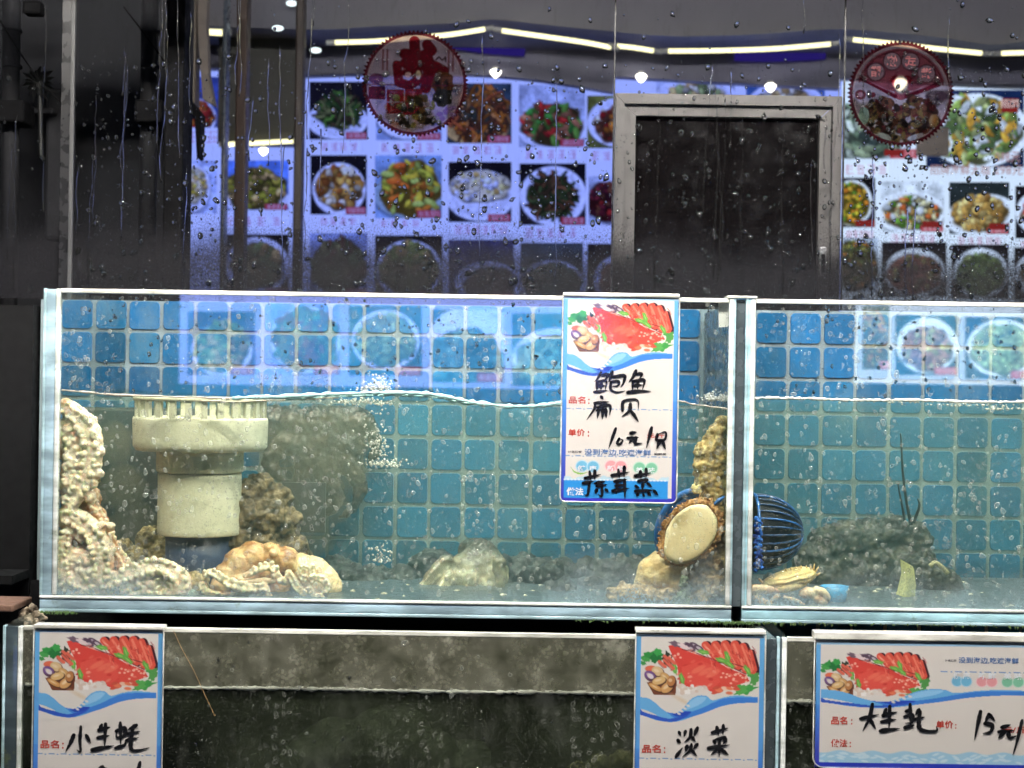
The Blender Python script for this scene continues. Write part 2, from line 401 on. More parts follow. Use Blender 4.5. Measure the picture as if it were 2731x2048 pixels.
def add_tile(cx, cz, hs, hz=None, r=.0066, dpt=.0012):
    hz = hz or hs
    n = 5; prof = []
    for (sx, sz, a0) in ((1, 1, 0), (-1, 1, 90), (-1, -1, 180), (1, -1, 270)):
        for k in range(n):
            a = math.radians(a0 + 90 * k / (n - 1)); prof.append((cx + sx * (hs - r) + r * math.cos(a), cz + sz * (hz - r) + r * math.sin(a)))
    b = len(TV); N = len(prof)
    for (s, y) in ((1, YW + .002), (1, YW - dpt * .3), (.98, YW - dpt)):
        TV.extend([(cx + (x - cx) * s, y, cz + (z - cz) * s) for x, z in prof])
    for k in range(2): TF.extend([(b+k*N+i, b+k*N+(i+1) % N, b+(k+1)*N+(i+1) % N, b+(k+1)*N+i) for i in range(N)])
    TF.append(tuple(b + 2*N + i for i in range(N)))
    v = rg.uniform(.72, 1.3); hue = rg.uniform(-.25, .25)
    TC.extend([(.012 * v, (.118 + .03 * hue) * v, (.275 - .03 * hue) * v, 1)] * (3 * N))
for (xa, xb, x0, z0) in ((-.70, .288, -.0704 + .025, ZC - .0805 + .025), (.288, 1.0, .4085 + .025, ZC - .0872 + .025)):
    for i in range(-40, 60):
        cx = x0 + .05 * i
        if cx - .022 < xa or cx + .022 > xb: continue
        for j in range(-11, 6):
            cz = z0 + .0503 * j
            hz = .0225
            if cz + hz > ZC + .1145:
                lo = cz - hz; hz = (ZC + .1145 - lo) / 2; cz = lo + hz
                if hz < .008: continue
            add_tile(cx + rg.uniform(-.0006, .0006), cz + rg.uniform(-.0004, .0004), .0225, hz)
me = bpy.data.meshes.new('tiles'); me.from_pydata(TV, [], TF); ca = me.color_attributes.new('Col', 'FLOAT_COLOR', 'POINT'); ca.data.foreach_set('color', np.array(TC, np.float32).ravel())
link('tiles', me, M_tile, tw)
g = MB(); g.box((-1.4, YW - .02, 0), (-.705, YW + .08, ZC + .105)); tag(g.build('side_wall', M_black), 'black wall at the left of the tanks', 'wall')
g = MB(); g.box((-1.4, YW - .10, ZC - .295), (-.705, YW - .021, ZC - .283)); tag(g.build('wall_ledge', M_black), 'narrow black ledge on the wall left of the tanks', 'ledge')

# ------------------------------------------------------------------ room behind the window
g = MB(); g.box((-3.2, 3.3, 0), (4.2, 3.4, 3.6)); tag(g.build('room_wall', M_sof), 'plain grey lilac wall of the dim room behind the wet window', 'wall')
# hanging ceiling parts: dark upper fascia and the lilac soffit whose edge dips over the menu boards
def strip(name, pts_top, pts_bot, y0, y1, m, label, cat):
    a = [P(x, y, y0) for x, y in pts_top]; b = [P(x, y, y0) for x, y in pts_bot]
    g = MB(); g.prism([(p.x, p.z) for p in a] + [(p.x, p.z) for p in b[::-1]], y0, y1); return tag(g.build(name, m), label, cat)
def wavy(pts): return [tuple(p) for p in cr(pts, 6)]
strip('ceiling_fascia', wavy([(380, -400), (1300, -400), (3000, -400)]), wavy([(380, 62), (820, 78), (1000, 70), (1200, 62), (1310, 52), (1420, 62), (1640, 84), (1790, 96), (2000, 92), (2245, 78), (2500, 98), (2640, 118), (2760, 108), (3000, 100)]), 2.35, 2.42, M_ceil, 'grey ceiling fascia sagging in waves above the light tubes', 'ceiling')
strip('ceiling_soffit', wavy([(380, 60), (1300, 60), (3000, 60)]), [(380, 182), (792, 182)] + wavy([(794, 203), (1000, 197), (1250, 198), (1400, 210), (1500, 223), (1636, 246)]) + wavy([(1638, 204), (1900, 219), (2240, 236)]) + wavy([(2242, 208), (2500, 222), (2731, 232), (3000, 236)]), 2.75, 2.79, M_sof, 'lilac grey soffit with a wavy lower edge above the menu boards', 'ceiling')
g = MB(); a = P(380, 55, 2.42); b = P(3000, 55, 2.42); g.box((a.x, 2.42, a.z), (b.x, 2.75, a.z + .03)); tag(g.build('ceiling', M_ceil), 'grey ceiling strip between the fascia and the soffit', 'ceiling')
a = P(590, -300, 2.62); b = P(800, 383, 2.62); g = MB(); g.box((a.x, 2.62, b.z), (b.x, 2.70, a.z)); tag(g.build('door_bulkhead', plain('bulkhead_grey', (.10, .10, .095), .5, .2, 8)), 'dark grey bulkhead over the doorway between the two brown posts', 'bulkhead')
M_tube = emis('tube_glow', (1, .95, .52), 2.4); M_cap = plain('white_plastic', (.7, .7, .68), .4)
def tube_light(pts, label, y=2.30, r=6.0):
    p = [P(x, yy, y) for x, yy in pts]; t = thing('light_tube', label, 'tube light', p[len(p)//2], 'glowing light tubes under the ceiling')
    q = [Vector(v) for v in cr(p, 5)]; g = MB(); g.tube(q, px2m(r, y), 10); gt = g.build('glowing_tube', M_tube, t, True)
    for e, d in ((q[0], q[1] - q[0]), (q[-1], q[-2] - q[-1])): d.normalize(); g = MB(); g.tube([e - d * .02, e + d * .004], px2m(r * 1.15, y), 10); g.build('end_cap', M_cap, gt)
TL = 'glowing light tube '
tube_light([(552, 85), (598, 87)], TL + 'cut short beside the beige trim at far left', r=8)
tube_light([(890, 113), (1000, 110), (1100, 101), (1200, 92), (1297, 77)], TL + 'passing behind the round sticker with the red calligraphy')
tube_light([(1335, 81), (1450, 97), (1560, 113), (1633, 127)], TL + 'sloping down towards the left pane seam beside the dark window')
tube_light([(1642, 122), (1690, 127), (1747, 136)], TL + 'which is the short one above the left corner of the aluminium frame')
tube_light([(1778, 136), (1900, 135), (2060, 130), (2218, 117)], TL + 'above the middle of the aluminium framed dark window')
tube_light([(2270, 105), (2400, 118), (2500, 130), (2622, 142)], TL + 'passing behind the round sticker with four characters in circles')
tube_light([(2665, 142), (2800, 138), (2900, 130)], TL + 'running out of the picture at the right edge')
tube_light([(603, 385), (690, 381), (786, 376)], TL + 'low between the two brown posts', y=2.60)
M_spot = emis('spot_glow', (1, .95, .82), 7.0)
def spot(px, py, label, r=15, y=2.70):
    c = P(px, py, y); k = px2m(r, y); t = thing('spot_lamp', label, 'spot lamp', c, 'small glowing ceiling spot lamps')
    g = MB(); g.lathe([(0, .55 * k), (.55 * k, .5 * k), (k, .2 * k), (.8 * k, -.3 * k), (.35 * k, -.8 * k), (0, -k)], c, 14); g.build('bulb', M_spot, t, True)
    g = MB(); g.lathe([(0, k * 1.1), (k * .5, k * 1.0), (k * .6, k * .56), (0, k * .56)], c, 14); g.build('lamp_cap', M_cap, t, True)
SL = 'small glowing spot lamp '
spot(1322, 193, SL + 'below the peak where two light tubes meet'); spot(1710, 205, SL + 'above the left corner of the aluminium frame'); spot(2055, 231, SL + 'above the right half of the aluminium frame')
spot(703, 402, SL + 'between the two brown posts', 13, 2.58); spot(2400, 222, SL + 'glowing through the sticker with four circles', 20)
for (x, y, l) in ((778, 9, 'at the top edge left of the brown post'), (741, 75, 'over the dark doorway bulkhead'), (842, 134, 'just right of the second brown post')):
    c = P(x, y, 2.28); g = MB(); k = px2m(15, 2.28); bm = bmesh.new(); bmesh.ops.create_uvsphere(bm, u_segments=14, v_segments=8, radius=1)
    bm.verts.index_update(); g.add([(c.x + v.co.x * k, c.y + v.co.y * k, c.z + v.co.z * k * .45) for v in bm.verts], [[v.index for v in f.verts] for f in bm.faces]); bm.free()
    tag(g.build('ceiling_lamp', emis('lamp_white_' + l[:4], (.85, 1, 1), 2.2), None, True), 'flat white ceiling lamp ' + l, 'ceiling lamp', 'flat white ceiling lamps')
M_violet_glow = emis('violet_glow', (.12, .07, .9), .16)  # not lamps: glowing strips added for the violet glow on the soffit
for (pts, l) in (([(1175, 112), (1240, 122), (1310, 132), (1400, 138)], 'beneath the tube peak right of the calligraphy sticker'), ([(1960, 150), (2060, 152), (2200, 146)], 'under the tube above the dark window'), ([(552, 103), (597, 104)], 'under the short tube beside the beige trim')):
    g = MB(); q = [Vector(v) for v in cr([P(x, y, 2.72) for x, y in pts], 5)]; g.tube(q, px2m(13, 2.72), 8); tag(g.build('violet_glow_strip', M_violet_glow, None, True), 'strip added for the violet glow ' + l, 'glow strip', 'strips added for violet glow')

# ------------------------------------------------------------------ menu boards
YEL, ORG, RED, GRN, DGR, TAN, BRN, WHT, CRM, PNK = C(235, 205, 60), C(225, 130, 45), C(185, 50, 40), C(105, 150, 55), C(60, 85, 40), C(205, 165, 95), C(110, 65, 40), C(245, 245, 250), C(240, 225, 180), C(220, 130, 120)
def dish(w, h, bg, plate, food, pal, style, seed, n=90, tagged=True, plate_col=WHT, plate_rot=0.0):
    """a printed photograph of a plate of food"""
    c = Cv(w, h, bg, seed); r = c.r; c.vary(.35, w / 4)
    cx, cy, rx, ry = [v * k for v, k in zip(plate, (w, h, w, h))]
    c.ell(cx + 1, cy + h * .04, rx * 1.03, ry * 1.05, tuple(v * .35 for v in plate_col), plate_rot, 4, .5)
    c.ell(cx, cy, rx, ry, plate_col, plate_rot, 1.5); c.ell(cx, cy, rx * .84, ry * .84, tuple(v * .90 for v in plate_col), plate_rot, 3); c.ell(cx - rx * .1, cy - ry * .1, rx * .74, ry * .72, tuple(v * .97 for v in plate_col), plate_rot, 6)
    fx, fy, frx, fry = [v * k for v, k in zip(food, (w, h, w, h))]
    c.ell(fx, fy + 1, frx, fry, tuple(np.mean(pal, 0) * .45), 0, 3, 1, wob=.05)
    if style == 'soup': c.ell(fx, fy, frx * .96, fry * .95, pal[0], 0, 3, wob=.03)
    for k in range(n):
        a = r.uniform(0, 6.283); d = math.sqrt(r.random()) * .94; x = fx + frx * d * math.cos(a); y = fy + fry * d * math.sin(a) - (1 - d) * fry * .25
        col = np.array(pal[r.integers(len(pal))]) * r.uniform(.6, 1.15); u = min(w, h)
        if style == 'strips':
            l = u * r.uniform(.07, .16); b = r.uniform(0, 3.14); bend = r.uniform(-.8, .8)
            pts = [(x + l*math.cos(b + bend*t)*t, y + l*math.sin(b + bend*t)*t) for t in (-1, -.4, .3, 1)]
            c.line(pts, u * .045, np.clip(col * .5, 0, 1)); c.line([(p - .5, q - .6) for p, q in pts], u * .026, np.clip(col, 0, 1))
        else:
            s = u * (r.uniform(.04, .085) if style != 'leaf' else r.uniform(.05, .12)); b = r.uniform(0, 3.14); e = r.uniform(.5, .9) if style != 'leaf' else .42
            if style == 'soup': s *= .7
            c.ell(x + .6, y + 1, s, s * e, np.clip(col * .4, 0, 1), b, 1.5, .8); c.ell(x, y, s, s * e, np.clip(col, 0, 1), b, 1.2, wob=.06); c.ell(x - s*.25, y - s*.25, s * .45, s * e * .4, np.clip(col * 1.35, 0, 1), b, 1.5, .6)
    c.vary(.16, 3)
    if tagged:
        c.rect(w * .62, h * .86, w * .97, h * .98, C(190, 55, 60)); 
        for k in range(4): c.glyph(w * (.65 + .075 * k), h * .875, h * .085, C(240, 190, 190), .8)
    return c
def emis_board(name, tint, s): return attr_mat(name, emit=s, tint=tint)
T_BLUE, T_COOL = (.295, .39, 1.0), (.60, .75, .96)
def lightbox(name, label, x0, x1, y0, ysplit, y1, cells, caps, tint, gain, low, group='backlit menu boards behind the wet window'):
    a = P(x0, y0, YM); t = thing(name, label, 'menu board', (P((x0 + x1) / 2, y1, YM)), group)
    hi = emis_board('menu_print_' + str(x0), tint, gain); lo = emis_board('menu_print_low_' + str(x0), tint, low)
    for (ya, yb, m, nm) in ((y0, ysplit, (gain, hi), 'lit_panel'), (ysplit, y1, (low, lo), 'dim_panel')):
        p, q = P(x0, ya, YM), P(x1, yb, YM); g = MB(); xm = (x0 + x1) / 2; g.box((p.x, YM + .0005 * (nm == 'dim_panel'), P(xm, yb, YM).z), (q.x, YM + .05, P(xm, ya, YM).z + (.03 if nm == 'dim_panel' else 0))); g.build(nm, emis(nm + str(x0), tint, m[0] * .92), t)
    for i, (cx0, cy0, cx1, cy1, args) in enumerate(cells):
        w = max(24, int((cx1 - cx0) * .46)); h = max(24, int((cy1 - cy0) * .46)); c = dish(w, h, *args[:5], seed=x0 + i, **(args[5] if len(args) > 5 else {}))
        c.mesh('dish_photo', (P(cx0, cy0, YM - .004), P(cx1, cy0, YM - .004), P(cx0, cy1, YM - .004)), hi if cy0 < ysplit - 10 else lo, t)
    for i, (cx0, cy0, cx1, cy1, n) in enumerate(caps):
        w = int((cx1 - cx0) * .46); h = max(10, int((cy1 - cy0) * .46)); c = Cv(w, h, (1, 1, 1), x0 + i)
        for k in range(n): c.glyph(w * (.04 + .92 * k / n), h * .08, h * .84, C(215, 150, 165), .55, 1.5)
        c.mesh('caption', (P(cx0, cy0, YM - .003), P(cx1, cy0, YM - .003), P(cx0, cy1, YM - .003)), hi if cy0 < ysplit - 20 else lo, t)
    return t
BK, BL, GY = C(28, 24, 26), C(110, 140, 200), C(200, 205, 215)
lightbox('menu_board', 'large backlit blue white menu board of dish photographs left of the dark window', 480, 2242, 170, 622, 850, [
  (825, 218, 980, 372, (BK, (.48, .66, .52, .32), (.5, .5, .36, .3), [DGR, GRN, C(150, 150, 80), C(90, 70, 45)], 'strips')),
  (1003, 222, 1178, 374, (C(150, 165, 190), (.5, .55, .5, .42), (.5, .5, .35, .3), [BRN, ORG, DGR], 'chunks')),
  (1192, 222, 1364, 382, (C(60, 75, 80), (.45, .72, .5, .3), (.5, .52, .46, .46), [C(190, 95, 50), BRN, C(70, 75, 60), ORG, C(225, 150, 80)], 'strips', {'n': 150, 'plate_col': TAN})),
  (1384, 226, 1560, 392, (GY, (.5, .72, .52, .3), (.5, .62, .46, .34), [GRN, C(80, 160, 60), RED, C(205, 130, 85), BRN], 'leaf', {'n': 80})),
  (1566, 255, 1730, 395, (C(120, 120, 50), (.5, .5, .5, .46), (.5, .55, .38, .34), [RED, CRM, ORG, BRN], 'chunks')),
  (828, 414, 978, 572, (BK, (.5, .56, .47, .44), (.5, .53, .40, .36), [C(190, 130, 55), C(150, 85, 35), CRM, C(215, 160, 70)], 'chunks', {'n': 130})),
  (1000, 414, 1178, 582, (C(140, 165, 190), (.5, .62, .52, .36), (.52, .52, .45, .45), [YEL, C(205, 200, 60), ORG, C(190, 205, 90), C(225, 110, 40)], 'leaf', {'n': 70, 'plate_col': C(170, 190, 190)})),
  (1196, 432, 1364, 592, (BK, (.5, .55, .55, .42), (.5, .40, .48, .26), [CRM, C(235, 215, 130), C(215, 175, 90), WHT], 'soup', {'n': 70})),
  (1386, 436, 1562, 600, (BK, (.5, .52, .50, .48), (.47, .53, .36, .34), [C(75, 90, 45), C(100, 75, 45), C(60, 75, 35), C(135, 85, 50)], 'strips', {'n': 140})),
  (1570, 470, 1740, 600, (GY, (.5, .5, .5, .46), (.35, .5, .4, .4), [C(120, 40, 45), RED, BRN, C(70, 30, 35)], 'chunks', {'n': 110})),
  (480, 205, 585, 340, (C(70, 85, 140), (.3, .8, .6, .4), (.35, .75, .5, .3), [C(200, 90, 60), RED, ORG], 'chunks', {'tagged': False})),
  (480, 428, 578, 570, (C(205, 215, 240), (.3, .5, .5, .45), (.35, .45, .36, .32), [CRM, TAN, YEL], 'soup', {'tagged': False})),
  (600, 428, 770, 560, (C(105, 140, 210), (.5, .8, .55, .25), (.48, .55, .48, .42), [C(150, 145, 45), C(185, 165, 60), C(110, 90, 40), TAN], 'chunks', {'n': 140})),
  (600, 625, 770, 790, (BK, (.5, .5, .5, .46), (.5, .5, .4, .36), [TAN, C(120, 130, 70)], 'chunks')),
  (826, 622, 980, 792, (C(150, 160, 190), (.5, .6, .5, .4), (.5, .52, .47, .44), [C(95, 110, 60), C(120, 70, 55), C(150, 140, 80)], 'leaf', {'n': 110})),
  (1000, 628, 1180, 798, (BK, (.5, .53, .48, .46), (.5, .52, .42, .40), [C(150, 150, 70), TAN, C(120, 125, 60)], 'chunks', {'n': 140})),
  (1196, 640, 1370, 800, (C(60, 60, 90), (.6, .7, .5, .35), (.65, .75, .4, .3), [C(110, 95, 80), C(150, 120, 90)], 'chunks')),
  (1388, 648, 1555, 800, (C(60, 70, 70), (.5, .7, .5, .4), (.5, .7, .46, .36), [C(95, 115, 80), C(125, 120, 80)], 'chunks')),
  (1566, 650, 1740, 810, (BK, (.6, .6, .5, .45), (.6, .62, .42, .38), [C(150, 85, 55), C(120, 70, 50)], 'soup')),
  (1750, 185, 1960, 360, (GY, (.5, .4, .5, .3), (.5, .45, .35, .25), [TAN, CRM, C(150, 160, 90)], 'chunks')),
  (1990, 200, 2200, 370, (C(70, 100, 140), (.5, .5, .5, .4), (.5, .5, .4, .3), [TAN, CRM], 'chunks')),
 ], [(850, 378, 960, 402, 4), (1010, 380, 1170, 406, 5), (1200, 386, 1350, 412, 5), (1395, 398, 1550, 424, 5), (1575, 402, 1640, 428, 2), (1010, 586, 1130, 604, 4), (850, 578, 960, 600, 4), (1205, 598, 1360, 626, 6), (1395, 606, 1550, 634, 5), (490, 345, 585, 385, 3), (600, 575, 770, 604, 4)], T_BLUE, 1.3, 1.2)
lightbox('menu_board', 'backlit white menu board of dish photographs right of the dark window', 2244, 3000, 175, 648, 850, [
  (2246, 225, 2450, 424, (C(225, 228, 235), (.2, .65, .7, .35), (.2, .62, .62, .36), [C(110, 125, 100), C(200, 205, 190), C(70, 80, 75), C(165, 175, 140)], 'leaf', {'n': 110})),
  (2470, 240, 2731, 446, (C(25, 38, 70), (.52, .52, .52, .48), (.5, .5, .46, .42), [C(140, 160, 80), C(190, 195, 130), C(95, 115, 70), WHT, C(205, 150, 60)], 'leaf', {'n': 190, 'tagged': False})),
  (2245, 474, 2334, 606, (BK, (.3, .5, .6, .46), (.25, .5, .55, .42), [YEL, ORG, GRN, C(225, 170, 60)], 'chunks', {'n': 90})),
  (2350, 484, 2518, 618, (C(235, 236, 240), (.45, .6, .55, .42), (.48, .6, .44, .32), [C(215, 200, 150), WHT, C(205, 100, 50), GRN, C(200, 150, 80)], 'chunks', {'n': 90})),
  (2532, 486, 2692, 624, (C(40, 45, 45), (.5, .62, .58, .38), (.5, .58, .46, .34), [C(205, 155, 80), C(170, 120, 60), C(225, 190, 120)], 'chunks', {'n': 150, 'plate_rot': -.2})),
  (2708, 496, 2880, 636, (BK, (.5, .5, .5, .46), (.5, .52, .4, .36), [RED, ORG, CRM], 'chunks')),
  (2246, 634, 2342, 778, (C(200, 205, 215), (.3, .5, .6, .45), (.35, .5, .62, .46), [C(100, 110, 55), C(205, 130, 55), C(140, 130, 60), C(80, 85, 45)], 'chunks', {'n': 130, 'tagged': False})),
  (2352, 646, 2524, 790, (BK, (.5, .55, .47, .44), (.5, .58, .42, .36), [C(160, 95, 80), C(170, 110, 85), C(165, 150, 90)], 'soup', {'n': 110, 'tagged': False})),
  (2538, 652, 2690, 796, (BK, (.5, .52, .48, .46), (.5, .54, .42, .38), [C(120, 135, 85), C(150, 155, 100), C(110, 120, 70)], 'soup', {'n': 120, 'tagged': False})),
  (2705, 660, 2870, 800, (BK, (.5, .5, .5, .46), (.5, .5, .4, .36), [TAN, C(190, 150, 90)], 'chunks')),
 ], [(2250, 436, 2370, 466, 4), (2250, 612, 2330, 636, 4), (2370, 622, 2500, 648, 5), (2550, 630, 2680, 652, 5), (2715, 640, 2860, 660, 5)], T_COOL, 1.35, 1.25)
mb_r = [o for o in bpy.data.objects if o.name.startswith('menu_board')][-1]
# the red lamp panel, sole picture text one can read, and the grey slip over the big picture
T_pink = emis('pale_pink_print', L(205, 165, 170), .75); T_red = emis('red_print', L(165, 52, 52), .6); T_wht = emis('white_print', L(245, 225, 225), .8)
def board_text(s, x0, y0, x1, y1, m, off=.0, y=YM - .008):
    a, b = P(x0, y0, y), P(x1, y1, y); g = MB(); g.add(*text_mesh(s, a.x, b.z, b.x, a.z, y, off)); return g.build('lettering', m, mb_r)
board_text('招牌海鲜大咖', 2480, 438, 2640, 468, T_pink, .01); board_text('298元', 2652, 440, 2728, 468, T_pink, .01)
board_text('298元', 2655, 404, 2720, 434, T_pink, .01)
a, b = P(2672, 262, YM - .007), P(2716, 300, YM - .007); g = MB(); g.box((a.x, a.y, b.z), (b.x, a.y + .002, a.z)); g.build('red_stamp', T_red, mb_r)
board_text('招牌', 2668, 264, 2720, 288, T_wht, .015, YM - .010)
for (x, y) in ((2385, 407), (2308, 595), (2487, 598), (2665, 604)):
    a, b = P(x - 26, y - 9, YM - .007), P(x + 26, y + 9, YM - .007); g = MB(); g.bbox((a.x, a.y, b.z), (b.x, a.y + .004, a.z), .0015); g.build('price_tag', T_red, mb_r)
a, b = P(2446, 338, 2.9), P(2531, 416, 2.9); g = MB(); g.bbox((a.x, 2.9, b.z), (b.x, 2.915, a.z), .004); tag(g.build('grey_plate', plain('grey_plate', (.42, .37, .34), .6)), 'small square grey plate below the sticker with four circles', 'plate')

# ------------------------------------------------------------------ things standing in the dark left bay behind the glass
YB = .62
a, b = P(196, -300, .80), P(492, 900, .80); g = MB(); g.box((a.x - .9, .80, b.z), (b.x, .84, a.z)); tag(g.build('dark_partition', M_dark), 'flat dark grey partition filling the left bay behind the glass', 'partition')
def pipe(px, w, label, bands, y0=-60, y1=900):
    c = P(px, 300, YB); t = thing('drain_pipe', label, 'pipe', (c.x, YB, P(px, y1, YB).z), 'dark drain pipes in the left bay'); r = px2m(w / 2, YB)
    g = MB(); g.tube([P(px, y0, YB), P(px - .012 * (y1 - y0), y1, YB)], r, 16); g.build('pipe_run', M_dark2, t, True)
    for bnd in bands: g = MB(); g.tube([P(px, bnd - 4, YB), P(px, bnd + 4, YB)], r * 1.12, 16); g.build('pipe_joint', M_dark, t, True)
    a, b = P(px - w*.8, 268, YB - .03), P(px + w*.8, 330, YB - .03); g = MB(); g.bbox((a.x, YB - .045, b.z), (b.x, YB + .02, a.z), .004); g.build('pipe_bracket', M_black, t)
pipe(401, 46, 'grey drain pipe with joint bands right of the plain panel', (86, 178)); pipe(33, 46, 'grey drain pipe nearest the left edge of the picture', (82, 178))
for pts, l in (([(330, 18), (362, 60), (440, 165)], 'thin black cable hanging slantwise towards the right drain pipe'), ([(0, 55), (60, 150), (110, 220), (165, 275)], 'thin black cable slanting across the left pane towards the fan')):
    g = MB(); g.tube([Vector(v) for v in cr([P(x, y, .56) for x, y in pts], 6)], .0014, 6); tag(g.build('cable', M_black), l, 'cable')
c = P(105, 222, .58); g = MB()
for k in range(17):
    a = 2 * math.pi * k / 17; l = px2m(38 + 22 * ((k * 7) % 5) / 5, .58); d = Vector((math.cos(a), .0, math.sin(a)))
    n = Vector((-d.z, 0, d.x)); w = px2m(5, .58); g.add([c + n*w*.3, c - n*w*.3, c + d*l*.6 - n*w + Vector((0, -.01, 0)), c + d*l, c + d*l*.6 + n*w + Vector((0, -.01, 0))], [(0, 1, 2, 3, 4)])
g.tube([c, c + Vector((.004, 0, -.12))], .003, 6); tag(g.build('fan_plant', plain('dark_leaf', (.012, .013, .013), .5)), 'dark spiky plant silhouette in the far left pane', 'plant')
a, b = P(122, 235, .66), P(182, 640, .66); g = MB(); g.bbox((a.x, .66, b.z), (b.x, .70, a.z), .006); g.bbox((a.x - .02, .63, P(0, 300, .63).z), (b.x - .02, .66, P(0, 285, .63).z), .004); tag(g.build('meter_box', M_dark2), 'tall grey metal cabinet behind the far left pane', 'cabinet')
a, b = P(64, 3, .64), P(112, 40, .64); g = MB(); g.bbox((a.x, .63, b.z), (b.x, .66, a.z), .004); tag(g.build('junction_box', M_black), 'small black box at the top of the far left pane', 'box')
# posts
def post(x0, x1, y, m, label, name='post', yb=900, yt=-300, group=None):
    a, b = P(x0, yt, y), P(x1, yb, y); xa = P(x0, 350, y).x; xb = P(x1, 350, y).x
    g = MB(); g.bbox((xa, y, b.z), (xb, y + .05, a.z), .004); return tag(g.build(name, m), label, 'post', group)
post(436, 488, .50, M_black, 'black post between the dark left bay and the menu boards', 'black_post')
post(626, 655, 1.6, M_brown, 'brown wooden post crossing the blue menu photographs', 'wooden_post')
post(784, 806, 1.6, plain('dark_brown_wood', (.035, .022, .018), .45, .4, 25), 'dark brown wooden post at the left edge of the large menu board', 'wooden_post')
post(590, 601, 1.9, plain('door_edge', (.10, .13, .18), .3), 'thin steel door edge left of the brown post', 'door_edge')
g = MB(); xa, xb, xc = P(493, 150, 1.2), P(521, 150, 1.2), P(556, 150, 1.2)
g.bbox((xa.x, 1.2, P(0, 280, 1.2).z), (xb.x, 1.25, P(0, -80, 1.2).z), .003); tr = thing('trim_panel', 'beige door trim hanging beside the black post', 'trim', (xa.x, 1.2, P(0, 280, 1.2).z)); g.build('trim_board', M_beige, tr)
g = MB(); g.prism([(P(x, y, 1.21).x, P(x, y, 1.21).z) for x, y in ((523, -80), (556, -80), (550, 60), (556, 200), (572, 282), (540, 262), (530, 120))], 1.21, 1.24); g.build('curtain_strip', plain('pale_cloth', (.22, .19, .17), .7, .4, 30, .5), tr)
g = MB(); g.prism([(P(x, y, 1.19).x, P(x, y, 1.19).z) for x, y in ((487, 278), (515, 272), (540, 305), (536, 420), (530, 425), (524, 312), (500, 310), (488, 330))], 1.17, 1.22); g.build('hinge', M_black, tr)

# ------------------------------------------------------------------ the wet window wall
ww = thing('window_wall', 'wall of wet glass panes above the tanks, streaked with rain drops', 'window', (0, YG, ZC + .1165))
zb, zt = ZC + .1165, ZC + .95
seams = [P(x, 400, YG).x for x in (-300, 178, 1636, 2250, 3100)]
M_mull = plain('dark_steel', (.02, .02, .023), .3, .3, 30, metal=.4)
for i in range(4):
    xa, xb = seams[i] + (.0009 if i else 0), seams[i+1] - .0009
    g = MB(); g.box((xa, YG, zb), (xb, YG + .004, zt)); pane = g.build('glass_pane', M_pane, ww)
    xlo, xhi = max(xa, -.80) + .003, min(xb, .80) - .003; ar = (xhi - xlo)
    if ar <= 0: continue
    n1 = int((240, 1000, 850, 1400)[i] * ar / .4)
    def plc(r, xlo=xlo, xhi=xhi): 
        z = zb + .005 + (.36 if r.random() < .85 else .48) * r.random() ** 1.1; return r.uniform(xlo, xhi), YG - .0002, z
    def fine(r, xlo=xlo, xhi=xhi): return r.uniform(xlo, xhi), YG - .0002, zb + .002 + abs(r.normal(0, .055)) + .0
    V1, F1 = drops(n1, plc, 11 + i,   .0006, .0046); V2, F2 = drops(int(1800 * ar / .4), fine, 51 + i, .00035, .0011)
    # runnels: thin crooked trails of water with beads strung along them
    rg2 = random.Random(90 + i); g = MB()
    for k in range((5, 26, 12, 9)[i]):
        x = rg2.uniform(xlo, xlo + ar * (.5 if i == 1 and k < 18 else 1)); z0 = rg2.uniform(zb + .15, zt - .3); z1 = max(zb + .004, z0 - rg2.uniform(.06, .36)); pts = []; z = z0
        while z > z1: pts.append((x, YG - .0003, z)); z -= rg2.uniform(.008, .02); x += rg2.gauss(0, .0011)
        if len(pts) > 2: g.tube(pts, [rg2.uniform(.0004, .0012) for _ in pts], 6)
    me = bpy.data.meshes.new('water_drops'); nv = len(V1); co = np.concatenate([V1, V2]); q = np.concatenate([F1, F2 + nv]); grid(me, co, q)
    o = link('water_drops', me, M_drop, pane, True); o['kind'] = 'stuff'
    if g.v: o = g.build('water_runnels', M_drop, pane, True); o['kind'] = 'stuff'
for x, w in ((178, .0085), (1636, .0012), (2250, .0012)):
    xx = P(x, 400, YG).x; g = MB(); g.bbox((xx - w, YG - .004, zb), (xx + w, YG - .0003, zt), .0004) if w > .005 else g.box((xx - w, YG + .0005, zb), (xx + w, YG + .0035, zt)); g.build('mullion', M_mull, ww)
g = MB(); xx = P(193, 400, YG).x; g.bbox((xx - .003, YG - .006, zb), (xx + .003, YG - .0003, zt), .0006); g.build('mullion', plain('dull_steel', (.045, .045, .05), .5, .4, 40), ww)
# aluminium framed dark window
YFm = .378
wf = thing('framed_window', 'dark sliding window in a grey aluminium frame set into the wet wall', 'window', (P(1940, 800, YFm).x, YFm, zb))
def fx(x): return P(x, 500, YFm).x
def fz(y): return P(1940, y, YFm).z
def mitre(x0, x1, xo0, xo1, yo, yi, y0, y1, name, m=M_alu):
    """three-sided frame with mitred corners, outer edge xo0..xo1/yo, inner edge x0..x1/yi"""
    A = [(fx(xo0), fz(yo)), (fx(xo1), fz(yo)), (fx(x1), fz(yi)), (fx(x0), fz(yi))]; e = .0005
    for poly in (A, [(fx(xo0), zb), (fx(xo0), fz(yo) - e), (fx(x0), fz(yi) - e), (fx(x0), zb)], [(fx(x1), zb), (fx(x1), fz(yi) - e), (fx(xo1), fz(yo) - e), (fx(xo1), zb)]): g = MB(); g.prism(poly, y0, y1); g.build(name, m, wf)
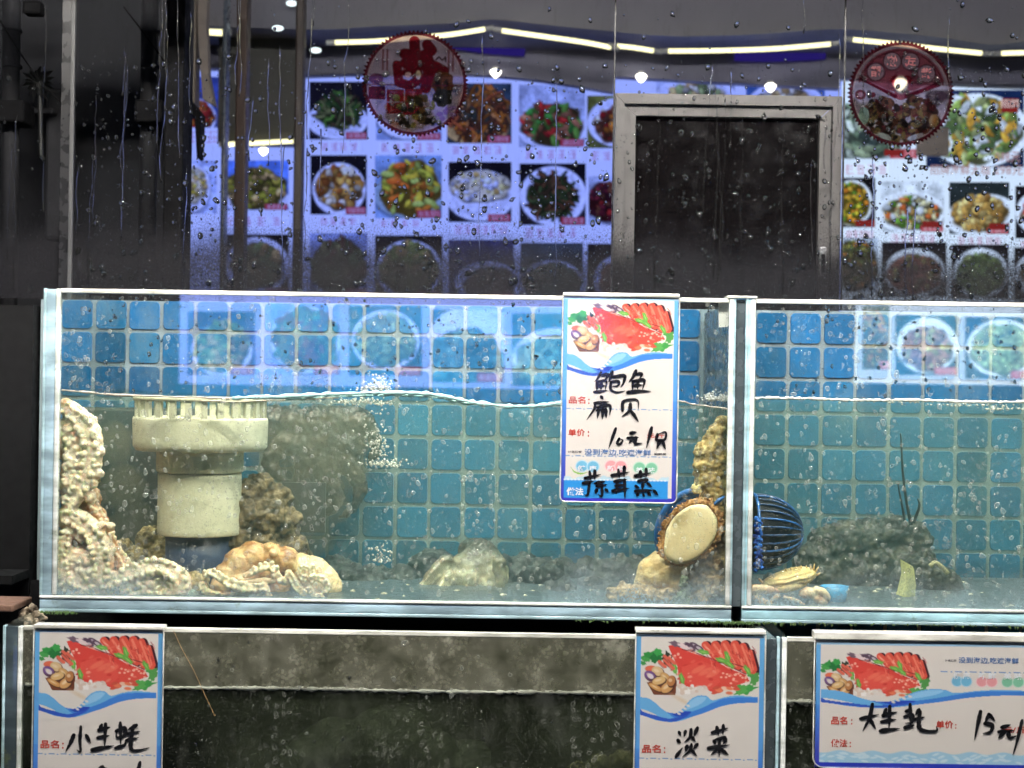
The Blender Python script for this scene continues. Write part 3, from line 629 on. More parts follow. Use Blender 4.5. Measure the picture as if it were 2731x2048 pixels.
mitre(1662, 2216, 1637, 2240, 255, 282, YFm - .008, YFm + .03, 'frame_bar'); mitre(1693, 2184, 1663, 2215, 283, 311, YFm, YFm + .03, 'sash_bar')
g = MB(); g.box((fx(1690), YFm + .012, zb), (fx(2186), YFm + .016, fz(310))); g.build('dark_pane', plain('dark_window_glass', (.006, .005, .0055), .12, .5, 14), wf)
c = (fx(2196), YFm, fz(695)); k = px2m(1, YFm); g = MB(); g.bbox((c[0] - 9*k, YFm - .006, c[2] - 40*k), (c[0] + 9*k, YFm - .0003, c[2] + 40*k), .0015); h = g.build('handle', plain('handle_metal', (.45, .45, .46), .3, metal=.6), wf)
g = MB(); g.bbox((c[0] - 5*k, YFm - .0075, c[2] - 28*k), (c[0] + 5*k, YFm - .0062, c[2] + 20*k), .0006); g.build('finger_pull', M_black, h)

# ------------------------------------------------------------------ round stickers on the glass
def sticker_mat():
    t = NT('clear_sticker_film'); a = t.n('ShaderNodeAttribute', attribute_name='Col'); tr = t.n('ShaderNodeBsdfTransparent'); t.set(tr.inputs[0], a.outputs[0])
    d = t.n('ShaderNodeBsdfDiffuse'); t.set(d.inputs[0], a.outputs[0]); w = t.n('ShaderNodeBsdfTransparent')
    return t.done(t.mix(a.outputs['Alpha'], w.outputs[0], t.mix(.16, tr.outputs[0], d.outputs[0])))
M_stick = sticker_mat(); YS = YG + .0062
def sticker(cx, cy, r, kind):
    n = 220; c = Cv(n, n, C(200, 180, 195), 5 + kind); k = n / 2 / 1.03; o = n / 2; A = np.arctan2(c.y - o, c.x - o); R = np.hypot(c.x - o, c.y - o) / k
    wine = C(128, 50, 66); c.put((R > .90).astype(float), wine); c.put(((R > .875) & (R < .895)).astype(float), C(225, 190, 195)); c.vary(.12, 30)
    def q(x, y): return (o + x * k, o + y * k)
    if kind == 0:
        c.ell(*q(0, -.1), .86*k, .7*k, C(205, 190, 215), 0, 8, .4)
        for pts, w in (([(-.02, -.78), (.0, -.5), (-.12, -.28)], .2), ([(-.2, -.55), (.12, -.5)], .2), ([(.22, -.72), (.3, -.62), (.14, -.5)], .2), ([(.1, -.4), (.35, -.3), (.5, -.22)], .26), ([(.24, -.45), (.25, -.1), (.2, .08)], .2), ([(.32, -.12), (.38, .0)], .12), ([(-.34, -.34), (-.3, -.02), (-.1, .04), (.08, -.08), (.02, -.3), (-.2, -.38)], .17), ([(-.28, -.2), (.02, -.18)], .1)):
            c.line([q(x, y) for x, y in pts], w * k, C(128, 26, 42))
        c.ell(*q(-.13, -.16), .06*k, .06*k, C(235, 190, 185)); c.ell(*q(.06, -.16), .05*k, .09*k, C(240, 215, 180))
        for (x, y, w, h) in ((-.5, .12, .3, .22), (-.16, .1, .3, .22), (-.5, .36, .26, .2), (-.2, .34, .32, .24)):
            c.rect(*q(x - .02, y), *q(x + w, y + h), C(150, 40, 50)); c.glyph(*q(x + .03, y + .03), h * .75 * k, C(215, 165, 180), .55)
        c.rect(*q(-.86, .06), *q(-.55, .3), C(120, 40, 60)); c.ell(*q(-.72, -.08), .13*k, .1*k, C(135, 80, 110)); c.ell(*q(.52, .0), .2*k, .24*k, C(120, 70, 45), wob=.06)
        for x in (.43, .58): c.ell(*q(x, .0), .045*k, .09*k, C(60, 40, 30))
        c.ell(*q(.52, .25), .18*k, .17*k, C(60, 55, 45), wob=.08)
        for _ in range(46): x, y = c.r.uniform(-.35, .35), c.r.uniform(.25, .78); c.ell(*q(x + (y - .4) * .2, y), c.r.uniform(.03, .09)*k, c.r.uniform(.03, .07)*k, [C(70, 60, 45), C(45, 38, 35), C(150, 140, 80), C(110, 90, 60)][c.r.integers(4)], c.r.uniform(0, 3))
        for _ in range(12): c.ell(*q(c.r.uniform(.45, .75), c.r.uniform(.42, .65)), .05*k, .04*k, C(170, 130, 190))
        for x in (-.6, -.52, .62, .7): c.line([q(x, -.62), q(x, -.25)], .035 * k, C(150, 70, 85), .8)
        c.line([q(-.95, .03), q(.95, .03)], .02*k, wine, .8); c.line([q(.38, -.45), q(.44, -.5), q(.5, -.44), q(.56, -.5), q(.56, -.42)], .025*k, C(90, 50, 70))
    else:
        fan = ((A < -.28) & (A > -2.86) & (R < .84)) | ((R < .12)); c.put(fan.astype(float), C(175, 92, 110)); c.put(((np.abs(R - .80) < .012) & (A < -.2) & (A > -2.9)).astype(float), wine)
        for s in (1, -1): c.line([q(.10 * s, .05), q(.70 * s, -.26 if s < 0 else -.18)], .075 * k, C(120, 25, 50)); c.line([q(.12 * s, .0), q(.62 * s, -.24)], .018 * k, C(200, 130, 150))
        for i, (x, y) in enumerate(((-.47, -.40), (-.17, -.60), (.17, -.60), (.47, -.38))): c.ell(*q(x, y), .175*k, .175*k, C(105, 45, 70)); c.ell(*q(x, y), .155*k, .155*k, C(205, 170, 185)); 
        for s in (-1, 1): c.ell(*q(.13 * s, -.27), .085*k, .06*k, C(140, 22, 40), .6 * s)
        c.ell(*q(-.75, .03), .10*k, .09*k, wine); c.ell(*q(-.75, .03), .05*k, .05*k, C(205, 150, 165)); c.ell(*q(-.52, .03), .05*k, .05*k, wine); c.ell(*q(.75, .03), .12*k, .09*k, C(140, 110, 135)); c.ell(*q(.5, .04), .05*k, .04*k, C(140, 110, 135))
        c.ell(*q(0, -.17), .13*k, .17*k, C(235, 222, 205), 0, 4)  # pale clear spot painted where the lamp behind glows through
        for _ in range(230):
            a = c.r.uniform(0, 6.28); d = math.sqrt(c.r.random()); x, y = (.0 + .72 * d * math.cos(a), .44 + .42 * d * math.sin(a))
            if math.hypot(x, y) > .86 or (abs(x) < .16 and y < .22): continue
            c.ell(*q(x, y), c.r.uniform(.03, .09)*k, c.r.uniform(.03, .075)*k, [C(75, 50, 45), C(105, 65, 55), C(55, 42, 42), C(135, 85, 70), C(120, 55, 60), C(150, 120, 80)][c.r.integers(6)], c.r.uniform(0, 3))
        c.ell(*q(.62, .5), .09*k, .13*k, C(190, 150, 110)); c.ell(*q(-.68, .42), .1*k, .16*k, C(185, 205, 190)); c.ell(*q(-.3, .8), .14*k, .06*k, C(215, 215, 205), .3); c.ell(*q(.28, .8), .16*k, .05*k, C(220, 215, 225), -.3); c.put((R > .90).astype(float), wine)
    th = np.round(A / (2 * math.pi / 78) - .5) * 0; edge = .975 + .022 * np.cos(A * 78)
    c.a[..., :3] *= .66; c.a[..., 3] = np.clip((edge - R) * k, 0, 1); p = px2m(1, YS)
    tl = P(cx, cy, YS) + Vector((-r * 1.03 * p, 0, r * 1.03 * p)); w = 2.06 * r * p
    lab = ('round scalloped sticker with big red calligraphy and small red blocks', 'round scalloped sticker with four characters in circles above a meat platter')[kind]
    t = thing('window_sticker', lab, 'sticker', P(cx, cy + r, YS), 'round wine red stickers on the window'); c.mesh('printed_film', (tl, tl + Vector((w, 0, 0)), tl - Vector((0, 0, w))), M_stick, t)
    if kind:
        ctr = P(cx, cy, YS); rr = r * p
        for (x, y, ch) in ((-.47, -.40, '腊'), (-.17, -.60, '烧'), (.17, -.60, '式'), (.47, -.38, '港')):
            s = .10 * rr; g = MB(); X, Z = ctr.x + x * rr, ctr.z - y * rr; g.add(*text_mesh(ch, X - s, Z - s, X + s, Z + s, YS - .0012, .03, True)); g.build('lettering', plain('wine_ink', (.12, .012, .02), .5), t)
sticker(1106, 222, 143, 0); sticker(2402, 249, 143, 1)

# ------------------------------------------------------------------ the lamp of the stall: two light tubes under a reflector above the tanks
lf = thing('tank_lamp', 'long white light tube fixture hung above the tanks', 'lamp', (0, -.70, ZC + .96))
g = MB(); g.tube([(-1.0, -.64, ZC + .96), (1.1, -.64, ZC + .96)], .014, 8); g.build('glowing_tube', emis('lamp_tube', (1, .97, .90), LAMP), lf)
g = MB(); g.tube([(-1.0, -.78, ZC + .96), (1.1, -.78, ZC + .96)], .014, 8); g.build('glowing_tube', emis('lamp_tube_warm', (1, .93, .80), LAMP), lf)
g = MB(); g.bbox((-1.05, -.88, ZC + .985), (1.15, -.54, ZC + 1.01), .006); g.build('reflector', M_cap, lf)

la = thing('tank_lamp', 'shaded light tube hung close above the open upper tanks', 'lamp', (0, .135, ZC + .69))
g = MB(); g.tube([(-.75, .135, ZC + .69), (1.05, .135, ZC + .69)], .012, 8); g.build('glowing_tube', emis('tank_tube', (.98, 1, .97), LAMP2), la)
g = MB(); g.box((-.8, .152, ZC + .640), (1.1, .156, ZC + .712)); g.box((-.8, .08, ZC + .7125), (1.1, .156, ZC + .716)); g.build('shade', M_cap, la)  # unseen shade, added to keep this tube's light off the window

# ------------------------------------------------------------------ acrylic tanks
def acr_edge(name, col, tr=.0):
    t = NT(name); n = t.noise(14, 4, t.coord((1, 1, 3))); c = t.mixc(t.step(n, .35, .7), tuple(x * .55 for x in col), tuple(min(1, x * 1.25) for x in col))
    c = t.mixc(t.math('MULTIPLY', t.step(t.noise(34, 6, None, .7), .58, .74), .55), c, (.10, .12, .05))
    return t.done(t.bsdf(Base_Color=c, Roughness=.12, Specular_IOR_Level=.6, Transmission_Weight=tr, Normal=t.bump(t.noise(60, 3), .05)))
M_edge = acr_edge('acrylic_edge', (.38, .54, .65)); M_edge_c = acr_edge('acrylic_edge_cyan', (.42, .70, .82)); M_edge_d = acr_edge('acrylic_edge_dark', (.05, .07, .085))
M_seam = acr_edge('clear_silicone', (.78, .84, .80)); M_rim = acr_edge('lit_rim', (.80, .80, .74)); M_gapd = plain('dark_gap', (.055, .07, .08), .25, .4)
M_slabbot = acr_edge('acrylic_foot', (.42, .60, .68))
def front_glass(name, band=None, low=None, refl=.05, dirt=.16, tint=(.97, .985, .98)):
    """front sheet: reflective, sprinkled with drops and air bubbles, smeared; band = (z0, z1) strip of heavy grime; low = heights of pale scum along the foot, with the floor glow painted in"""
    t = NT(name); tr = t.n('ShaderNodeBsdfTransparent'); tr.inputs[0].default_value = (*tint, 1)
    gl = t.n('ShaderNodeBsdfGlossy'); gl.inputs['Roughness'].default_value = .012
    v = t.coord(); z = t.axis(2); wv = t.n('ShaderNodeVectorMath', operation='ADD'); t.set(wv.inputs[0], v)
    nn = t.n('ShaderNodeTexNoise'); nn.inputs['Scale'].default_value = 60; t.set(nn.inputs[0], v); sc = t.n('ShaderNodeVectorMath', operation='SCALE'); t.set(sc.inputs[0], nn.outputs[1]); sc.inputs[3].default_value = .012; t.set(wv.inputs[1], sc.outputs[0]); wv3 = wv.outputs[0]; sp = t.n('ShaderNodeSeparateXYZ'); t.set(sp.inputs[0], wv3); cb2 = t.n('ShaderNodeCombineXYZ'); t.set(cb2.inputs[0], sp.outputs[0]); t.set(cb2.inputs[1], sp.outputs[2]); wv = cb2.outputs[0]
    vo = t.vor(115, wv, dim='2D'); gate = t.step(t.noise(14, 4), .46, .62); rim = t.math('MULTIPLY', t.step(vo.outputs['Distance'], .16, .22), t.step(vo.outputs['Distance'], .34, .26))
    rare = t.step(t.n('ShaderNodeSeparateColor', i_Color=vo.outputs['Color']).outputs[0], .60, .62)
    spk = t.math('MULTIPLY', t.math('MULTIPLY', rim, rare), gate)
    v2 = t.vor(300, wv, dim='2D'); spk2 = t.math('MULTIPLY', t.step(v2.outputs['Distance'], .20, .12), t.step(t.n('ShaderNodeSeparateColor', i_Color=v2.outputs['Color']).outputs[1], .70, .72))
    smear = t.math('MULTIPLY', t.step(t.noise(26, 6, t.coord((1, 1, .5)), .65), .50, .78), dirt)
    m = t.math('MAXIMUM', t.math('MAXIMUM', t.math('MULTIPLY', spk, .40), t.math('MULTIPLY', spk2, .30)), smear)
    col = t.mixc(t.noise(12, 4), (.20, .22, .22), (.40, .40, .36))
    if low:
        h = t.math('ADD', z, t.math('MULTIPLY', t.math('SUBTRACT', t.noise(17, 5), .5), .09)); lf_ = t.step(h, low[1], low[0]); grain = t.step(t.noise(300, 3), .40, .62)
        lm = t.math('MULTIPLY', lf_, t.math('MULTIPLY', t.step(t.noise(6.5, 4, t.coord((1, 1, .4))), .40, .66), t.math('ADD', .22, t.math('MULTIPLY', grain, .28)))); m = t.math('MAXIMUM', m, lm); col = t.mixc(lf_, col, (.40, .54, .62))  # pale scum tone, brightened to paint the glow over the tank floor
    if band:
        inb = t.math('MULTIPLY', t.step(z, band[0], band[0] + .003), t.step(z, band[1] + .004, band[1])); gn = t.noise(30, 7, t.coord((1, 1, 1.0)), .7, .6); v3 = t.vor(150, wv, dim='2D'); cracks = t.step(v3.outputs['Distance'], .42, .30)
        gm = t.math('ADD', .34, t.math('MULTIPLY', t.step(gn, .35, .75), .34)); gm = t.math('ADD', gm, t.math('MULTIPLY', t.math('MULTIPLY', cracks, t.step(t.noise(22, 4), .4, .6)), .22)); m = t.math('MAXIMUM', m, t.math('MULTIPLY', inb, gm)); col = t.mixc(inb, col, t.ramp(t.noise(20, 6, None, .7), (.35, (.075, .08, .055)), (.55, (.21, .21, .165)), (.75, (.50, .50, .42))))
    d = t.n('ShaderNodeBsdfDiffuse'); t.set(d.inputs[0], col)
    return t.done(t.mix(m, t.mix(refl, tr.outputs[0], gl.outputs[0]), d.outputs[0]))
M_floor = plain('dark_tank_floor', (.065, .09, .105), .4, .6, 60)
def side_glass():
    t = NT('acrylic_side'); tr = t.n('ShaderNodeBsdfTransparent'); tr.inputs[0].default_value = (.93, .97, .96, 1); gl = t.n('ShaderNodeBsdfGlossy'); gl.inputs['Roughness'].default_value = .05
    d = t.n('ShaderNodeBsdfDiffuse'); d.inputs[0].default_value = (.4, .42, .38, 1); return t.done(t.mix(t.math('MULTIPLY', t.step(t.noise(24, 6, None, .65), .45, .75), .10), t.mix(.05, tr.outputs[0], gl.outputs[0]), d.outputs[0]))
M_sideglass = side_glass()
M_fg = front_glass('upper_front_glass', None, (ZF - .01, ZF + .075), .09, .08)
def water_mat(name, tint, murk, mcol, haze=0):
    t = NT(name); tr = t.n('ShaderNodeBsdfTransparent'); tr.inputs[0].default_value = (*tint, 1)
    d = t.n('ShaderNodeBsdfDiffuse'); t.set(d.inputs[0], t.mixc(t.noise(5, 4), tuple(x * .6 for x in mcol), tuple(x * 1.3 for x in mcol)))
    gl = t.n('ShaderNodeBsdfGlossy'); gl.inputs['Roughness'].default_value = .02; fr = t.n('ShaderNodeFresnel'); fr.inputs['IOR'].default_value = 1.2
    geo = t.n('ShaderNodeNewGeometry'); n_ = t.n('ShaderNodeSeparateXYZ'); t.set(n_.inputs[0], geo.outputs['Normal']); up = t.math('ABSOLUTE', n_.outputs[2])
    top = t.step(up, .5, .9)
    side = t.mix(t.math('MULTIPLY', t.math('SUBTRACT', 1.0, top), t.math('MULTIPLY', t.step(t.noise(7, 5, None, .6), .2, .8), murk)), tr.outputs[0], d.outputs[0])
    if haze:
        pv = t.n('ShaderNodeVolumePrincipled'); pv.inputs['Density'].default_value = haze; pv.inputs['Color'].default_value = (.46, .93, 1.0, 1); pv.inputs['Anisotropy'].default_value = .25; t.t.links.new(pv.outputs[0], t.out.inputs[1])
    return t.done(t.mix(t.math('MULTIPLY', top, t.math('MULTIPLY', fr.outputs[0], .8)), side, gl.outputs[0]))
M_water = water_mat('clear_sea_water', (.985, .995, .925), .05, (.28, .36, .30), HAZE); M_water_d = water_mat('murky_sea_water', (.60, .64, .56), .75, (.12, .135, .105))
def water_line(name, m, pts, r, parent): 
    q = [Vector(v) for v in cr(pts, 9)]; rw = random.Random(len(pts)); q = [v + Vector((0, 0, rw.gauss(0, .00028))) for v in q]; g = MB(); g.tube(q, [r * rw.uniform(.45, 1.3) for _ in q], 6); return g.build(name, m, parent, True)
def tank(label, x0, x1, zb, zt, yf, yb, tl, tr_, mf, edge_m, slab, rimh=.0055, foot=None):
    t = thing('fish_tank', label, 'fish tank', ((x0 + x1) / 2, yf, zb), 'clear seafood tanks'); sb = slab
    g = MB(); g.box((x0 + tl + .0003, yf + .001, zb + sb + .0003), (x1 - tr_ - .0003, yf + .007, zt - rimh)); g.build('front_glass', mf, t)
    g = MB(); g.bbox((x0 + tl + .0003, yf + .0005, zt - rimh + .0002), (x1 - tr_ - .0003, yf + .0085, zt), .0008); g.build('front_rim', M_rim, t)  # added strip, its pale colour painting the light caught in the top edge
    for (a, b, nm) in ((x0, x0 + tl, 'l'), (x1 - tr_, x1, 'r')):
        out = (a, a + .0035) if nm == 'l' else (b - .0035, b); inn = (b - .006, b) if nm == 'l' else (a, a + .006); ye = yf + .009
        g = MB(); g.bbox((min(out), yf, zb + sb), (max(out), ye, zt), .0008); g.build('edge_strip', M_slabbot, t, True)
        mid = (out[1] + .0002, inn[0] - .0002) if nm == 'l' else (inn[1] + .0002, out[0] - .0002)
        if mid[1] - mid[0] > .001: g = MB(); g.bbox((mid[0], yf + .0006, zb + sb), (mid[1], ye, zt - .0012), .0004); g.build('edge_core', edge_m, t, True)
        g = MB(); g.bbox((inn[0], yf - .0006, zb + sb), (inn[1], ye, zt - .0006), .0016); g.build('silicone_bead', M_seam, t, True)
        g = MB(); g.box((a, ye + .0003, zb + sb), (b, yb, zt)); g.build('side_panel', M_sideglass, t)
    g = MB(); g.bbox((x0, yf, zb), (x1, yf + .008, zb + .0045), .001); g.build('foot_strip', foot or M_slabbot, t, True)
    g = MB(); g.bbox((x0 + .0005, yf + .0008, zb + .0047), (x1 - .0005, yf + .008, zb + sb - .0048), .0006); g.build('edge_core', edge_m, t, True)
    g = MB(); g.box((x0 + .0005, yf + .0083, zb + .0005), (x1 - .0005, yb, zb + sb - .0004)); g.build('bottom_panel', M_floor, t)
    g = MB(); g.bbox((x0, yf - .0008, zb + sb - .0046), (x1, yf + .008, zb + sb - .0002), .0016); g.build('silicone_bead', M_seam, t, True)
    return t
x_l = P(110, 1200, 0).x; x_m0, x_m1, x_r = P(1958, 1200, 0).x, P(1984, 1200, 0).x, .98
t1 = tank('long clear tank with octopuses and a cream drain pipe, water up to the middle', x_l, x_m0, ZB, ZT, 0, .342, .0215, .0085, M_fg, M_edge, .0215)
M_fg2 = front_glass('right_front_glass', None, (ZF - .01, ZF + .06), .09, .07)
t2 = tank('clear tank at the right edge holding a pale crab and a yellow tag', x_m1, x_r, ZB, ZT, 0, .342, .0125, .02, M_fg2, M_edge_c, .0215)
g = MB(); g.box((x_m0 + .0008, .004, ZB + .02), (x_m1 - .0008, .34, ZT - .004)); g.build('gap_shade_fill', M_gapd, t1)  # no real part: dark fill painting the shade of the open gap
g = MB(); g.bbox((x_m0 - .012, -.0015, ZT + .0003), (x_m1 + .014, .03, ZT + .0035), .001); g.build('corner_cap', M_rim, t1)
zl1 = ZC - .3705
M_lg = front_glass('lower_front_glass', (zl1, ZLT), None, .035, .10, (.8, .82, .78)); M_lg2 = front_glass('lower_right_front_glass', (zl1 - .006, ZLT), None, .035, .10, (.8, .82, .78))
xl0, xl1, xl2 = P(5, 1850, YL).x, P(2042, 1850, YL).x, P(2071, 1850, YL).x
t3 = tank('long murky lower tank with grey grime above the waterline', xl0, xl1, ZLB, ZLT, YL, .335, .024, .0085, M_lg, M_edge_d, .02)
t4 = tank('murky lower tank at the bottom right corner behind the wide price card', xl2, .98, ZLB, ZLT, YL, .335, .012, .02, M_lg2, M_edge_d, .02)
g = MB(); g.box((xl1 + .0008, YL + .003, ZLB + .02), (xl2 - .0008, .33, ZLT - .003)); g.build('gap_shade_fill', M_gapd, t3)  # dark fill again, for the shade between the lower tanks
g = MB(); g.box((-.72, .3361, ZLB + .03), (xl1 - .012, .3405, ZLT - .001)); g.build('back_panel', M_black, t3)
g = MB(); g.box((xl2 + .013, .334, ZLB + .03), (.95, .340, ZC - .40)); g.build('back_panel', M_black, t4)

# water bodies: top sheet with ripples, meniscus against the front glass
def water(x0, x1, y0, y1, zb, zfun, m, line_pts, line_m, r):
    nx, ny = 70, 12; V = []; F = []
    for j in range(ny):
        for i in range(nx):
            x = x0 + (x1 - x0) * i / (nx - 1); y = y0 + (y1 - y0) * j / (ny - 1); V.append((x, y, zfun(x) + .0022 * mnoise.noise(Vector((x * 22, y * 22, 1.7))) * min(1, j / 2)))
    F = [(j*nx+i, j*nx+i+1, (j+1)*nx+i+1, (j+1)*nx+i) for j in range(ny-1) for i in range(nx-1)]
    b = len(V); fr = [i for i in range(nx)]; bk = [(ny-1)*nx+i for i in range(nx)]
    V += [(V[i][0], V[i][1], zb) for i in fr] + [(V[i][0], V[i][1], zb) for i in bk]
    F += [(b+i, b+i+1, i+1, i) for i in range(nx-1)] + [(b+nx+i+1, b+nx+i, bk[i], bk[i+1]) for i in range(nx-1)]
    F += [tuple([b] + [j*nx for j in range(ny)] + [b+nx]), tuple([b+2*nx-1] + [(ny-1-j)*nx+nx-1 for j in range(ny)] + [b+nx-1]), tuple([b+i for i in range(nx-1, -1, -1)] + [b+nx+i for i in range(nx)])]
    g = MB(); g.add(V, F); o = g.build('water', m); tag(o, kind='structure')
    for pts, lm, rr in line_pts: water_line('waterline', lm, pts, rr, o)
    return o
M_line_c = plain('lit_meniscus', (.48, .82, .88), .15, .35, 40); M_line_p = plain('pale_meniscus', (.55, .47, .40), .2, .35, 60); M_line_w = plain('white_meniscus', (.88, .88, .82), .2, .15, 60)  # bright colours paint the light scattered along the water surface
WL = [P(x, y, .008) for x, y in ((165, 1040), (300, 1052), (480, 1059), (620, 1062), (760, 1057), (900, 1050), (1030, 1047), (1150, 1052), (1260, 1072), (1350, 1083), (1430, 1082), (1500, 1075), (1640, 1068), (1780, 1066), (1850, 1078), (1942, 1090))]
WLx = np.array([p.x for p in WL]); WLz = np.array([p.z for p in WL])
zf1 = lambda x: float(np.interp(x, WLx, WLz))
def off(ps, dz, dy=0.0): return [p + Vector((0, dy, dz)) for p in ps]
wa = water(x_l + .022, x_m0 - .009, .0078, .340, ZF + .0006, zf1, M_water, [(WL[:4], M_line_p, .0016), (WL[3:12], M_line_c, .0034), (off(WL[4:9], -.0035, .006), M_line_c, .0016), (WL[12:], M_line_p, .0013), (off(WL[2:6], -.0045, .02), M_line_p, .0012)], None, 0)
z2 = P(2300, 1066, .008).z
wb = water(x_m1 + .013, x_r - .021, .0078, .340, ZF + .0006, lambda x: z2 + .0006 * math.sin(x * 40), M_water, [([Vector((x, .0078, z2 + .0006 * math.sin(x * 40))) for x in np.linspace(x_m1 + .014, x_r - .022, 24)], M_line_w, .0022)], None, 0)
wc = water(xl0 + .025, xl1 - .009, YL + .0078, .333, ZLB + .021, lambda x: zl1, M_water_d, [([Vector((x, YL + .0075, zl1 + .0007 * math.sin(x * 19))) for x in np.linspace(xl0 + .026, xl1 - .01, 24)], M_line_w, .0026)], None, 0)
wd = water(xl2 + .013, .958, YL + .0078, .333, ZLB + .021, lambda x: zl1 - .006, M_water_d, [([Vector((x, YL + .0075, zl1 - .006)) for x in np.linspace(xl2 + .014, .957, 24)], M_line_w, .0032)], None, 0)
# real beads on the front glasses
def bubble_mat():
    t = NT('air_bubble_beads'); tr = t.n('ShaderNodeBsdfTransparent'); d = t.n('ShaderNodeBsdfDiffuse'); d.inputs[0].default_value = (.62, .66, .62, 1); gl = t.n('ShaderNodeBsdfGlossy'); gl.inputs['Roughness'].default_value = .08
    lw = t.n('ShaderNodeLayerWeight'); lw.inputs[0].default_value = .35; rim = t.step(lw.outputs['Facing'], .25, .85)
    return t.done(t.mix(t.math('ADD', .10, t.math('MULTIPLY', rim, .42)), tr.outputs[0], t.mix(.15, d.outputs[0], gl.outputs[0])))
M_bub = bubble_mat()
for (tk, xa, xb, za, zb_, yy, n, sd) in ((t1, x_l + .025, x_m0 - .012, ZC - .02, ZT - .008, .0008, 600, 1), (t2, x_m1 + .016, .70, ZC - .01, ZT - .008, .0008, 340, 2), (t3, xl0 + .03, xl1 - .012, ZLB + .2, ZLT - .01, YL + .0008, 300, 3), (t4, xl2 + .015, .6, ZLB + .2, ZLT - .01, YL + .0008, 200, 4)):
    add_drops('water_drops', n, lambda r: (r.uniform(xa, xb), yy, r.uniform(za, zb_)), 70 + sd, .0004, .0026, M_drop, tk, .3)
    add_drops('dried_drops', int(n * .8), lambda r: (r.uniform(xa, xb), yy, r.uniform(za, zb_)), 170 + sd, .0005, .0032, M_bub, tk, .3)
for (tk, xa, xb, za, zb_, n, sd) in ((t1, x_l + .03, x_m0 - .012, ZF + .01, ZC - .025, 1900, 5), (t2, x_m1 + .016, .70, ZF + .005, ZC - .02, 1000, 6)):
    add_drops('air_bubbles', n, lambda r: (r.uniform(xa, xb), .0008, r.uniform(za, zb_)), 70 + sd, .0005, .0034, M_bub, tk, .35)

# ------------------------------------------------------------------ lit menu board across the aisle: its reflection lies over the upper part of the tanks
YR = -5.0
def R(px, py): 
    """point of the board whose mirror image in the tank front is seen at (px, py)"""
    v = P(px, py, -YR); return Vector((v.x, YR, v.z))
mr = thing('menu_board', 'backlit menu board across the aisle, mirrored in the glass of the upper tanks', 'menu board', (0, YR, 0.9))
for (x0, x1, ym, tint, cells) in ((480, 1610, 1062, T_BLUE, [(500, 830, 680, 1000, (C(60, 70, 110), (.5, .6, .45, .4), (.5, .55, .4, .4), [C(110, 130, 60), C(150, 160, 90), TAN], 'chunks')), (722, 810, 906, 1000, (C(150, 165, 200), (.5, .5, .5, .46), (.5, .48, .47, .44), [C(80, 120, 70), C(125, 55, 50), C(95, 130, 80)], 'leaf', {'n': 140})), (930, 815, 1125, 1002, (C(25, 45, 45), (.5, .48, .46, .42), (.5, .48, .40, .36), [C(150, 160, 90), C(120, 135, 80)], 'chunks', {'n': 140})), (1150, 825, 1345, 1020, (C(40, 75, 90), (.6, .3, .6, .35), (.45, .65, .5, .4), [C(75, 120, 100), C(95, 135, 110)], 'chunks')), (1365, 835, 1600, 1030, (C(45, 80, 85), (.5, .6, .5, .4), (.5, .65, .46, .36), [C(120, 150, 100), C(160, 180, 120)], 'leaf'))]), (2290, 2760, 1050, T_COOL, [(2300, 815, 2372, 985, (C(70, 95, 90), (.3, .5, .6, .45), (.3, .5, .6, .46), [C(110, 130, 80), TAN, ORG], 'leaf')), (2388, 840, 2556, 1000, (C(40, 70, 75), (.5, .5, .48, .46), (.5, .55, .40, .36), [C(190, 130, 110), C(175, 165, 110), C(150, 100, 90)], 'soup', {'n': 110})), (2574, 845, 2770, 1010, (C(40, 70, 80), (.5, .5, .48, .46), (.5, .5, .42, .40), [C(150, 170, 120), C(170, 185, 140)], 'soup', {'n': 110}))])):
    a, b = R(x0, 770), R(x1, ym - 22); g = MB(); g.box((a.x, YR - .05, b.z), (b.x, YR, a.z)); g.build('lit_panel', emis('opp_panel' + str(x0), tint, REFL), mr)
    mm = emis_board('opp_print' + str(x0), tuple(min(1, v * 1.15) for v in tint), REFL * 1.7)
    for i, (cx0, cy0, cx1, cy1, args) in enumerate(cells):
        c = dish(int((cx1 - cx0) * .42), int((cy1 - cy0) * .42), *args[:5], seed=900 + x0 + i, **(args[5] if len(args) > 5 else {}))
        e = Vector((0, .004, 0)); c.mesh('dish_photo', (R(cx0, cy0) + e, R(cx1, cy0) + e, R(cx0, cy1) + e), mm, mr)
g = MB(); g.box((-9, YR - .12, 0), (9, YR - .06, 7.0)); tag(g.build('aisle_wall', M_black), 'dark wall across the aisle carrying the mirrored menu board', 'wall')

# ------------------------------------------------------------------ price cards in clear hooked sleeves
M_card = attr_mat('card_print', .35, None, .35); M_ink = plain('black_marker', (.008, .008, .010), .35, .3); M_sleeve_top = acr_edge('sleeve_fold', (.82, .80, .76))
M_redp = plain('red_print_ink', L(205, 75, 60), .5, .05); M_bluep = plain('blue_print_ink', L(70, 120, 185), .5, .05); M_whitep = plain('white_print_ink', L(240, 245, 250), .5, .02); M_greyp = plain('grey_print_ink', L(70, 70, 80), .5, .05)
def sleeve_mat():
    t = NT('clear_sleeve'); tr = t.n('ShaderNodeBsdfTransparent'); tr.inputs[0].default_value = (.97, .97, .98, 1); gl = t.n('ShaderNodeBsdfGlossy'); gl.inputs['Roughness'].default_value = .08
    return t.done(t.mix(.05, tr.outputs[0], gl.outputs[0]))
M_sleeve = sleeve_mat()
LB, MB_, DB, IND, RD, CRMW = C(112, 182, 235), C(70, 135, 222), C(52, 92, 200), C(62, 58, 182), C(222, 78, 66), C(230, 224, 217)
